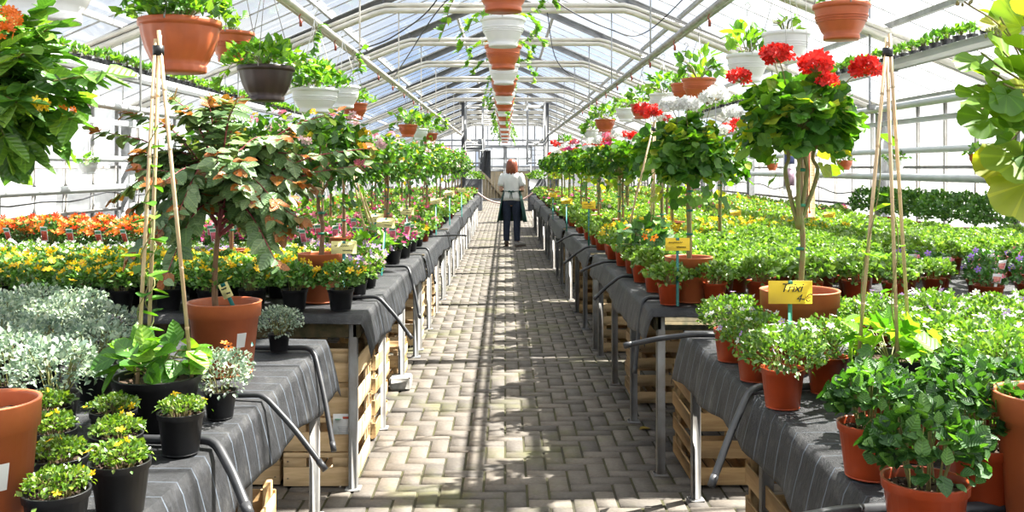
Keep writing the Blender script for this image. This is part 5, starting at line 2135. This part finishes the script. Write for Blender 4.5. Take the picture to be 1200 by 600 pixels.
# shrubs along the right glass wall
for j, y in enumerate((7.85, 8.3, 8.75, 9.2, 9.65, 10.1, 10.45)):
    K['shrub'][j % 2].put((4.08 + RN.uniform(-.05, .05), y, BENCH['R3']['z'] + .008), RN.uniform(0, 6), 1, 'dark green shrub before the right glass wall, %s from the front' % ordn(j + 1), 'shrubs along the right glass wall')

# ------------------------------------------------------------------ seedling shelves under the roof
for sx in (-1, 1):
    sd_ = 'left' if sx < 0 else 'right'
    zs = 2.34 if sx > 0 else 2.27
    y0, y1 = 4.0, 22.0
    t = thing('hanging_shelf', 'long grey metal shelf hung under the roof on the %s' % sd_, 'shelf', (sx * 3.3, (y0 + y1) / 2, zs))
    mb = MB()
    mb.box((0, 0, 0), (.20, y1 - y0, .006), .001)
    for q in (-1, 1):
        mb.box((q * .10, 0, .012), (.006, y1 - y0, .05), .001)
    mb.build('tray', M['pipe'], t)
    for ty in TR:
        if y0 < ty < y1:
            mb = MB()
            yy = ty - (y0 + y1) / 2
            mb.bar((-sx * .115, yy, -.34), (-sx * .115, yy, .62), .035, .008, .002)
            mb.bar((-sx * .115, yy, -.012), (sx * .13, yy, -.012), .03, .012, .002)
            mb.box((-sx * .10, yy, -.33), (.07, .05, .05), .006)
            mb.build('hanger_bar', M['steel'], t)
    n = 0
    y = y0 + .12
    while y < (17 if sx > 0 else 15):
        n += 1
        K['shelf'][n % 3].put((sx * 3.3 - sx * .02, y, zs + .004), RN.uniform(0, 6), RN.uniform(.9, 1.1), 'black pot of pale seedlings on the %s roof shelf, %s from the front' % (sd_, ordn(n)), 'seedling pots on the %s roof shelf' % sd_)
        y += .19

# ------------------------------------------------------------------ hanging pots
def hang_at(px, rim_py, d, r, h, *a, xoff=0, **k):
    t = hanging(*a[:1], a[1], a[2], r, h, *a[3:], **k)
    t.location = (wx(px, d), d, wz(rim_py, d) - h)
    return t


def drop_to(py, d, top=2.42):
    return max(.15, top - wz(py, d) - .07)


OVS = t_ovate(.34, .08, .14, .45)
HP = [
    ('big fluted orange hanging pot of mint-green foliage, largest on the left', 'terracotta', 211, 24, 3.5, .150, .195, 'leaf_pot', 360, .05, T_SM, (.19, .19, .09), 16, [('orange', 1, .018, T_FL5)], 0, 2.9),
    ('orange hanging pot with bare top behind the big fluted one', 'terracotta', 272, 38, 5.2, .122, .165, 'leaf_pot', 8, .04, T_SM, (.06, .06, .03), 0, None, 0, 2.9),
    ('dark brown fluted hanging pot overflowing with bright green leaves', 'brownpot', 312, 78, 5.0, .150, .185, 'leaf_vine', 300, .055, T_SM, (.20, .18, .11), 14, None, 3, 2.6),
    ('broad white hanging pot with yellow-flecked leaves on the left', 'whitepot', 369, 104, 5.45, .140, .14, 'leaf_pot', 280, .055, T_SM, (.16, .16, .12), 0, [('yellow', 8, .02, T_FL5)], 2, 2.42),
    ('white hanging pot half hidden behind the broad white one', 'whitepot', 402, 101, 6.4, .115, .15, 'leaf_pot', 20, .04, T_SM, (.08, .08, .04), 0, None, 0, 2.42),
    ('small orange hanging pot with frizzy green plant on the left', 'terracotta', 415, 121, 7.4, .105, .13, 'leaf_vine', 220, .045, T_SM, (.15, .15, .10), 0, None, 0, 2.42),
    ('orange hanging pot above the right bench at the top edge', 'terracotta', 986, 5, 4.35, .128, .165, 'leaf_pot', 40, .05, OVS, (.13, .13, .06), 0, None, 0, 2.9),
    ('white hanging pot with strawberry-like leaves behind the red geraniums', 'whitepot', 876, 64, 5.3, .118, .155, 'leaf_vine', 46, .085, OVS, (.15, .15, .13), 0, None, 0, 2.42),
    ('broad white hanging pot above the right benches, almost bare', 'whitepot', 921, 38, 5.0, .125, .16, 'leaf_vine', 14, .06, OVS, (.10, .10, .08), 0, None, 0, 2.7),
    ('orange hanging pot with upright leaves left of the white hanging pots', 'terracotta', 819, 92, 6.2, .112, .145, 'leaf_vine', 50, .085, OVS, (.17, .15, .15), 0, None, 0, 2.42),
    ('orange hanging pot partly hidden behind the upright-leaved one', 'terracotta', 804, 98, 7.0, .115, .145, 'leaf_vine', 20, .06, OVS, (.10, .10, .06), 0, None, 0, 2.42),
    ('white hanging pot with yellow-green leaves, right row', 'whitepot', 777, 110, 7.7, .115, .145, 'leaf_vine', 60, .08, OVS, (.17, .17, .14), 0, None, 0, 2.42),
    ('orange hanging pot with dark leaves, right row next to white one', 'terracotta', 752, 122, 8.6, .105, .135, 'leaf_pot', 60, .075, OVS, (.16, .16, .13), 0, None, 0, 2.42),
    ('white hanging pot deep in the right row', 'whitepot', 733, 127, 9.8, .105, .135, 'leaf_vine', 50, .07, OVS, (.15, .15, .11), 0, None, 0, 2.42),
    ('orange hanging pot deep in the right row with trailing leaves', 'terracotta', 709, 140, 11.4, .125, .15, 'leaf_pot', 90, .075, OVS, (.22, .2, .15), 0, None, 2, 2.42),
    ('white hanging pot deepest but one in the right row', 'whitepot', 692, 152, 12.9, .11, .14, 'leaf_pot', 50, .07, OVS, (.16, .16, .12), 0, None, 0, 2.42),
    ('orange hanging pot deepest in the right row', 'terracotta', 662, 167, 18.0, .12, .15, 'leaf_pot', 50, .08, OVS, (.16, .16, .12), 0, None, 0, 2.42),
    ('orange hanging pot deep in the left row, nearer one', 'terracotta', 478, 146, 10.6, .11, .14, 'leaf_vine', 80, .07, OVS, (.20, .18, .15), 0, None, 2, 2.42),
    ('orange hanging pot deep in the left row, farther one', 'terracotta', 503, 156, 13.0, .12, .15, 'leaf_vine', 80, .07, OVS, (.20, .2, .16), 0, None, 2, 2.42),
    ('white hanging pot deep in the left row', 'whitepot', 492, 151, 11.9, .11, .14, 'leaf_vine', 60, .07, OVS, (.18, .18, .14), 0, None, 1, 2.42),
]
for (lab, pot, px, py, d, r, h, lf, n, ls, tm, rad, fl, flo, vn, top) in HP:
    t = hanging('hanging_pot', lab, pot, r, h, lf, n, ls, tm, rad, flo, drop=drop_to(py, d, top), vines=vn, flute=fl, cord='whitecord' if pot == 'whitepot' else 'wire', cz=h + rad[2] * .35)
    t.location = (wx(px, d), d, wz(py, d) - h)
t = hanging('hanging_pot', 'big white hanging pot at the top left corner above the lantana', 'whitepot', .15, .19, 'leaf_pot', 80, .06, OVS, (.16, .16, .08), None, drop=.36, cord='whitecord')
t.location = (wx(52, 2.55), 2.55, 1.875)

# row over the path, white and orange in turn
HC = [Proto(hanging('hanging_pot', 'row', pot, .130, .165, 'leaf_vine', n, .045, T_VINE if v else OVS, (.12, .12, .05), fl, drop=.24, vines=v, cord='whitecord')) for pot, n, v, fl in
      (('terracotta', 26, 3, None), ('whitepot', 22, 3, [('yellow', 2, .018, T_FL5)]), ('terracotta', 24, 3, [('orange', 2, .018, T_FL5)]), ('whitepot', 20, 2, None))]
for k in range(19):
    d = 4.15 + 1.2 * k
    HC[k % 4].put((wx(589.5, d) if k < 3 else -.012, d, 2.335 - .165), (k // 4) * .9, 1, '%s hanging pot over the path, %s in line from the front' % ('white' if k % 2 else 'orange', ordn(k + 1)), 'pots hanging over the path')

# small pots hooked to the pipes along the glass walls
WP = {p: Proto(hanging('wall_pot', 'wall', p, .095, .12, 'leaf_pot', 60, .05, OVS, (.13, .13, .09), [('white', 4, .014, T_FL5)], drop=.24, cord='wire')) for p in ('whitepot', 'terracotta')}
for (px, py, d, p, lab) in ((103, 190, 9.0, 'whitepot', 'small white pot of green leaves hanging before the left glass wall'), (990, 188, 11.4, 'terracotta', 'small orange pot hanging at the right glass wall, middle one'),
                            (1050, 187, 10.0, 'whitepot', 'small white pot hanging before the right glass wall near the canes'), (1148, 180, 8.3, 'terracotta', 'small orange pot hanging at the right glass wall, nearest one'),
                            (905, 191, 14.6, 'terracotta', 'small orange pot hanging at the right glass wall, left of thermometer'), (873, 192, 15.6, 'whitepot', 'small white pot hanging at the right glass wall, deepest one'),
                            (10, 192, 8.0, 'terracotta', 'small orange pot hanging before the left glass wall at picture edge')):
    x = 4.30 if px > 592 else -4.15
    d2 = x * FOC / (px - PX)
    WP[p].put((x, d2, wz(py, d2) - .12), RN.uniform(0, 6), 1, lab)

# unused prototypes go
for lst in list(K.values()) + [STR, STL, HC, list(WP.values()), [CR_A, CR_B, CR_C]]:
    for p in lst:
        if not p.used:
            for c in list(p.root.children_recursive):
                bpy.data.objects.remove(c)
            bpy.data.objects.remove(p.root)
# ------------------------------------------------------------------ the woman on the path, seen from behind
M['skin'] = mat_plain('skin', (.62, .36, .26), .5, .05, 12)
M['hair'] = mat_plain('auburn_hair', (.24, .055, .02), .42, .3, 40, col2=(.13, .03, .012))
M['shirt'] = mat_plain('white_cotton', (.74, .74, .73), .8, .04, 14)
M['jeans'] = mat_plain('dark_blue_denim', (.016, .026, .058), .8, .2, 30)
M['apron'] = mat_plain('dark_green_apron', (.008, .065, .05), .7, .15, 9)
M['shoe'] = mat_plain('grey_shoe', (.40, .38, .36), .5, .1, 10)
M['shoe2'] = mat_plain('brown_shoe_sole', (.10, .06, .04), .6, .1, 10)
M['eye'] = mat_plain('eye_white', (.8, .8, .8), .3, .02, 10)
M['lip'] = mat_plain('lip', (.45, .14, .12), .5, .05, 10)

PW = (.125, 17.75, 0)
wm = thing('person', 'person in white t-shirt and dark green apron walking away down the path', 'person', PW, -.10)


def skin_mesh(verts, edges, radii, name, mat, levels=2, parent=None, root=0):
    me = bpy.data.meshes.new(name)
    me.from_pydata(verts, edges, [])
    o = bpy.data.objects.new(name, me)
    COL.objects.link(o)
    md = o.modifiers.new('skin', 'SKIN')
    md.use_smooth_shade = True
    sv = me.skin_vertices[0].data
    for i, r in enumerate(radii):
        sv[i].radius = r if isinstance(r, tuple) else (r, r)
        sv[i].use_root = (i == root)
    s2 = o.modifiers.new('sub', 'SUBSURF')
    s2.levels = s2.render_levels = levels
    dg = bpy.context.evaluated_depsgraph_get()
    m2 = bpy.data.meshes.new_from_object(o.evaluated_get(dg), depsgraph=dg)
    bpy.data.objects.remove(o)
    m2.materials.clear()
    m2.materials.append(mat)
    for p in m2.polygons:
        p.use_smooth = True
        p.material_index = 0
    return place(m2, name, parent)


V, E, RD = [], [], []


def J(p, r, prev=None):
    V.append(p)
    RD.append(r)
    if prev is not None:
        E.append((prev, len(V) - 1))
    return len(V) - 1


pel = J((0, 0, .90), (.135, .105))
wst = J((0, .005, 1.04), (.112, .085), pel)
chs = J((0, .0, 1.20), (.130, .10), wst)
upc = J((0, .0, 1.325), (.115, .085), chs)
nek = J((0, .012, 1.405), .046, upc)
hd0 = J((0, .03, 1.455), (.060, .070), nek)
hd1 = J((0, .035, 1.53), (.074, .090), hd0)
hd2 = J((0, .025, 1.595), (.058, .068), hd1)
for s in (-1, 1):
    sh = J((s * .150, .0, 1.325), .050, upc)
    el = J((s * .205, -.045, 1.075), .037, sh)
    el2 = J((s * .195, .03, 1.05), .036, el)
    wr = J((s * .115, .215, 1.07), .023, el2)
    pm = J((s * .085, .270, 1.075), (.030, .016), wr)
    for k in range(4):
        q = (k - 1.5) * .018
        l = (.034, .042, .040, .030)[k]
        a = J((s * .070 + .0, .305, 1.075 + q), .0085, pm)
        b_ = J((s * .050, .305 + l * .7, 1.070 + q * 1.05), .0078, a)
        J((s * .030, .300 + l * .9, 1.058 + q * 1.05), .0065, b_)
    a = J((s * .100, .290, 1.115), .010, pm)
    J((s * .078, .325, 1.125), .008, a)
for s in (-1, 1):
    hp = J((s * .085, 0, .82), .092, pel)
    kn = J((s * .095, .015 if s < 0 else .03, .47), .058, hp)
    cf = J((s * .098, -.02, .32), .052, kn)
    an = J((s * .100, -.02 if s < 0 else -.01, .085), .036, cf)
    if s > 0:
        ft = J((s * .150, .06, .045), (.035, .028), an)
        J((s * .215, .125, .035), (.034, .022), ft)
    else:
        ft = J((s * .102, .08, .045), (.034, .028), an)
        J((s * .104, .155, .035), (.036, .022), ft)
body = skin_mesh(V, E, RD, 'body', M['skin'], 2, wm)


def rings(mb, rows, seg=28, close=True, a0=0.0, a1=2 * PI, fold=0.0, nf=9, mat=0):
    """rows of (cx, cy, z, rx, ry)"""
    v, f = [], []
    full = abs(a1 - a0 - 2 * PI) < 1e-6
    m_ = seg if full else seg + 1
    for j, (cx, cy, z, rx, ry) in enumerate(rows):
        for i in range(m_):
            a = a0 + (a1 - a0) * i / seg
            q = 1 + fold * (j / len(rows)) * math.sin(nf * a + j * .3)
            v.append((cx + rx * q * math.cos(a), cy + ry * q * math.sin(a), z + (.006 * math.sin(3 * a) if fold else 0)))
    for j in range(len(rows) - 1):
        for i in range(seg):
            i2 = (i + 1) % m_
            f.append((j * m_ + i, j * m_ + i2, (j + 1) * m_ + i2, (j + 1) * m_ + i))
    mb.add(v, f, mat)


def thick(o, t):
    md = o.modifiers.new('thickness', 'SOLIDIFY')
    md.thickness = t
    md.offset = 1
    return o


mb = MB()
rings(mb, [(0, .01, 1.405, .075, .062), (0, .005, 1.385, .125, .085), (0, 0, 1.35, .172, .104), (0, 0, 1.28, .178, .118), (0, 0, 1.20, .172, .125), (0, .003, 1.10, .158, .118), (0, .0, 1.02, .158, .120), (0, 0, .95, .176, .135), (0, 0, .87, .186, .140)], fold=.018, nf=7)
for s in (-1, 1):
    m_ = [(s * .148, 0, 1.37), (s * .172, -.008, 1.30), (s * .192, -.024, 1.20), (s * .203, -.034, 1.135)]
    mb.tube(m_, [.050, .066, .062, .062], 16, cap=False)
thick(mb.build('t_shirt', M['shirt'], wm, smooth=True), .004)
mb = MB()
for s in (-1, 1):
    kx, ky = s * .095, .015 if s < 0 else .03
    mb.tube([(s * .08, 0, .90), (s * .086, 0, .80), (s * .090, .008, .64), (kx, ky, .48), (s * .098, -.008, .34), (s * .10, -.015, .20), (s * .10, -.015, .11)], [.098, .103, .084, .070, .066, .060, .058], 20, cap=False)
rings(mb, [(0, 0, .97, .150, .112), (0, 0, .90, .165, .128), (0, 0, .83, .168, .130), (0, 0, .78, .12, .10)])
mb.build('jeans', M['jeans'], wm, smooth=True)
# apron: wraps round the front and both sides, ties behind
mb = MB()
rings(mb, [(0, .01, 1.06, .168, .138), (0, .01, 1.0, .176, .150), (0, .01, .90, .205, .170), (0, .01, .75, .235, .190), (0, .0, .60, .262, .205), (0, -.01, .47, .285, .218)], 30, a0=-.62, a1=PI + .62, fold=.05, nf=7)
rings(mb, [(0, .01, 1.33, .10, .125), (0, .01, 1.20, .13, .142), (0, .01, 1.06, .165, .142)], 16, a0=.55, a1=PI - .55)
ap = thick(mb.build('apron', M['apron'], wm, smooth=True), .004)
mb = MB()
mb.tube([(-.145, -.075, 1.05), (-.08, -.125, 1.045), (0, -.134, 1.04), (.08, -.125, 1.045), (.145, -.075, 1.05)], .007, 6)
for s in (-1, 1):
    mb.tube(curve_pts([(0, -.136, 1.04), (s * .04, -.142, 1.055), (s * .052, -.143, 1.03), (s * .006, -.138, 1.038)], 4), .006, 6)
    mb.tube(curve_pts([(0, -.137, 1.04), (s * .012, -.142, .99), (s * .022, -.143, .91)], 4), .006, 6)
    mb.tube(curve_pts([(s * .06, .11, 1.33), (s * .05, .03, 1.415), (s * .025, -.055, 1.425), (0, -.065, 1.42)], 5), .006, 6)
mb.build('apron_tie', M['apron'], ap)
# shoes
mb = MB()
for s, pts in ((-1, [(-.100, -.055, .05), (-.101, .02, .052), (-.103, .10, .045), (-.104, .185, .035)]), (1, [(.088, -.045, .05), (.118, .015, .052), (.165, .075, .045), (.228, .140, .035)])):
    mb = MB()
    mb.tube(pts, [.036, .044, .043, .028], 14)
    mb.tube([(pts[0][0], pts[0][1] + .03, .05), (pts[0][0], pts[0][1] + .035, .10)], [.042, .040], 14, cap=False)
    v0 = Vector(pts[0]) - Vector((0, .02, 0))
    mb.bar((v0.x, v0.y, .008), (pts[3][0], pts[3][1] + .02, .008), .082, .016, .006, mat=1)
    mb.build('shoe', [M['shoe'] if s > 0 else M['shoe2'], M['shoe2']], wm, smooth=False)
# bobbed hair
mb = MB()
rows_ = [(0, .022, 1.654, .018, .022), (0, .020, 1.645, .050, .058), (0, .018, 1.625, .078, .090), (0, .015, 1.585, .098, .112), (0, .010, 1.535, .106, .118), (0, .004, 1.48, .110, .116), (0, -.002, 1.43, .112, .110), (0, -.006, 1.372, .098, .094)]
v, f = [], []
SEG = 48
for j, (cx, cy, z, rx, ry) in enumerate(rows_):
    for i in range(SEG):
        a = 2 * PI * i / SEG
        front = max(0, math.sin(a)) ** 2
        q = 1 + .03 * math.sin(a * 17 + j * .4) + .02 * math.sin(a * 7)
        if j > 3:
            q *= 1 - .30 * front * (math.sin(a) > .55)
        zz = z + (.02 * math.sin(a * 9) if j == len(rows_) - 1 else 0)
        v.append((cx + rx * q * math.cos(a), cy + ry * q * math.sin(a) * (1 if math.sin(a) < .5 or j < 4 else .72), zz))
for j in range(len(rows_) - 1):
    for i in range(SEG):
        a = 2 * PI * (i + .5) / SEG
        if j > 2 and math.sin(a) > .78:
            continue
        i2 = (i + 1) % SEG
        f.append((j * SEG + i, j * SEG + i2, (j + 1) * SEG + i2, (j + 1) * SEG + i))
f.append(tuple(range(SEG)))
mb.add(v, f)
thick(mb.build('hair', M['hair'], wm, smooth=True), .006)
# face, turned away from the camera
mb = MB()
mb.add([(0, .142, 1.52), (-.014, .118, 1.485), (.014, .118, 1.485), (0, .115, 1.545), (0, .138, 1.492)], [(0, 3, 1), (0, 2, 3), (0, 1, 4), (0, 4, 2), (1, 2, 4)])
mb.build('nose', M['skin'], wm, smooth=True)
for s in (-1, 1):
    mb = MB()
    mb.lathe([(0, -.010), (.009, -.005), (.011, 0), (.009, .005), (0, .010)], 10, (s * .030, .112, 1.535))
    e_ = mb.build('eye', M['eye'], wm, smooth=True)
    mb = MB()
    mb.lathe([(0, -.005), (.005, 0), (0, .005)], 8, (s * .030, .120, 1.535))
    mb.build('pupil', M['ink'], e_)
mb = MB()
mb.tube(curve_pts([(-.022, .110, 1.462), (0, .122, 1.460), (.022, .110, 1.462)], 5), .005, 6)
mb.build('mouth', M['lip'], wm)

# ------------------------------------------------------------------ the far end: motor frames, cables, barrier cord, planted boxes
for sx in (-1, 1):
    w_ = 'left' if sx < 0 else 'right'
    t = thing('motor_frame', 'dark steel motor frame hung under the far roof on the %s' % w_, 'machine', (sx * .86, 26.0, 0))
    mb = MB()
    for q in (-.24, .24):
        mb.box((q, 0, 2.45), (.05, .05, 1.75), .004)
        mb.box((q, .5, 2.45), (.05, .05, 1.75), .004)
    for z in (1.62, 2.2, 3.2):
        mb.box((0, 0, z), (.53, .04, .04), .004)
        mb.box((0, .5, z), (.53, .04, .04), .004)
    mb.build('frame', M['rafter'], t)
    if sx < 0:
        mb = MB()
        mb.box((.03, .2, 1.97), (.74, .5, .05), .01)
        mb.box((.0, .2, 2.06), (.52, .36, .16), .02)
        mb.lathe([(0, 0), (.09, 0), (.10, .02), (.10, .28), (.07, .31), (0, .31)], 14, (.2, .2, 2.0))
        mb.build('motor', M['rafter'], t)
        mb = MB()
        mb.grid(lambda u, v: (.20 + .26 * u - .05 * v * (1 - u), -.03 + .035 * math.sin(u * 11 + v * 2), 1.97 - (.50 + .30 * u) * v), 14, 6)
        mb.grid(lambda u, v: (.20 + .26 * u - .05 * v * (1 - u), -.005 + .035 * math.sin(u * 11 + v * 2), 1.97 - (.50 + .30 * u) * v), 14, 6)
        mb.build('hanging_cloth', M['dark'], t)
    else:
        mb = MB()
        for k in range(4):
            mb.box((0, .2, 1.7 + k * .14), (.44, .30, .015), .003)
        mb.build('rack', M['steel'], t)
    # post to the floor
    mb = MB()
    mb.box((sx * .30, .25, 1.65), (.12, .12, 3.3), .01)
    mb.build('post', M['dark'], t)
    # box of green plants by the far door
    t = thing('planter_box', 'dark planter box of green leaves by the far door, %s side' % w_, 'planter', (sx * 1.32, 33.0, 0))
    mb = MB()
    for q in (-1, 1):
        mb.box((q * .50, 0, .55), (.03, .9, 1.1), .006)
        mb.box((0, q * .44, .55), (1.0, .03, 1.1), .006)
    mb.box((0, 0, 1.0), (.96, .86, .04), .004)
    mb.build('box', M['dark'], t)
    mb = MB()
    crown(mb, (0, 0, 1.15), (.62, .5, .28), 420, .11, T_TRI, 0, -.2)
    mb.build('foliage', [M['leaf_bright']], t)
mb = MB()
mb.tube(curve_pts([(-.9, 24.5, .98), (-.45, 24.4, .66), (0, 24.4, .56), (.45, 24.4, .66), (.9, 24.5, .98)], 8), .022, 8)
tag(mb.build('barrier_cord', mat_plain('pink_white_cord', (.70, .48, .42), .6, .15, 30)), 'pale pink barrier cord sagging across the path behind the person', 'cord')

# cables under the roof
CB = [((-.02, 8.2, 3.3), [(-.55, 8.6, 3.0), (-1.0, 9.6, 2.62), (-1.26, 10.6, 2.5)], 'black cable sagging from the left pipe to the collar beam'),
      ((.35, 5.2, 3.4), [(.75, 5.6, 2.75), (1.15, 6.0, 2.62), (1.5, 5.9, 2.75), (1.9, 6.4, 3.05)], 'black cable hanging in a bow over the right hanging pots'),
      ((.10, 8.2, 3.35), [(.45, 8.4, 2.98), (.9, 8.3, 2.72), (1.28, 8.6, 2.72), (1.7, 8.2, 3.1)], 'black cable hanging in a bow from second collar beam, right'),
      ((-.20, 6.4, 3.3), [(-.5, 7.0, 2.75), (-.9, 7.6, 2.55), (-1.24, 7.9, 2.47)], 'thin black cable from the left pipe towards the centre line'),
      ((.5, 11.2, 3.35), [(.6, 11.0, 2.75), (.9, 11.1, 2.52), (1.24, 11.2, 2.5)], 'thin black cable to the right pipe deep under the roof')]
for s, c, lab in CB:
    mb = MB()
    mb.tube(curve_pts([s] + c, 10), .006, 6)
    tag(mb.build('roof_cable', M['dark']), lab, 'cable')
for sx, w_ in ((-1, 'left'), (1, 'right')):
    mb = MB()
    P = []
    for k in range(60):
        y = 5.5 + k * .3
        P.append((sx * 4.50, y, (1.18 if sx > 0 else 1.16) + .03 * math.sin(y * 1.9) + .02 * math.sin(y * 4.3)))
    mb.tube(P, .009, 6)
    tag(mb.build('wall_cable', M['dark']), 'wavy black cable running along the %s glass wall' % w_, 'cable')
for sx, w_ in ((-1, 'left'), (1, 'right')):
    for k in range(9):
        d = 5.6 + k * 1.15
        mb = MB()
        x = sx * 1.22
        mb.tube(curve_pts([(x, d, 2.445), (x + .012, d, 2.42), (x, d, 2.40), (x - .010, d, 2.38), (x, d, 2.36)], 4), .004, 6)
        mb.tube([(x, d, 2.37), (x, d, 2.325)], .009, 6)
        tag(mb.build('pot_hook', M['redhook']), 'red-brown hook on the %s overhead pipe, %s from the front' % (w_, ordn(k + 1)), 'hook', 'hooks on the %s overhead pipe' % w_)
# fallen leaf on the path
mb = MB()
mb.scatter(T_OV, [(wx(749, 5.3), 5.3, .004)], [(1, .4, .05)], [(0, 0, 1)], .085, 0, [.5])
tag(mb.build('fallen_leaf', mat_plain('dry_leaf', (.45, .30, .04), .7, .15, 20)), 'single yellow-brown fallen leaf on the shaded pavers', 'leaf')
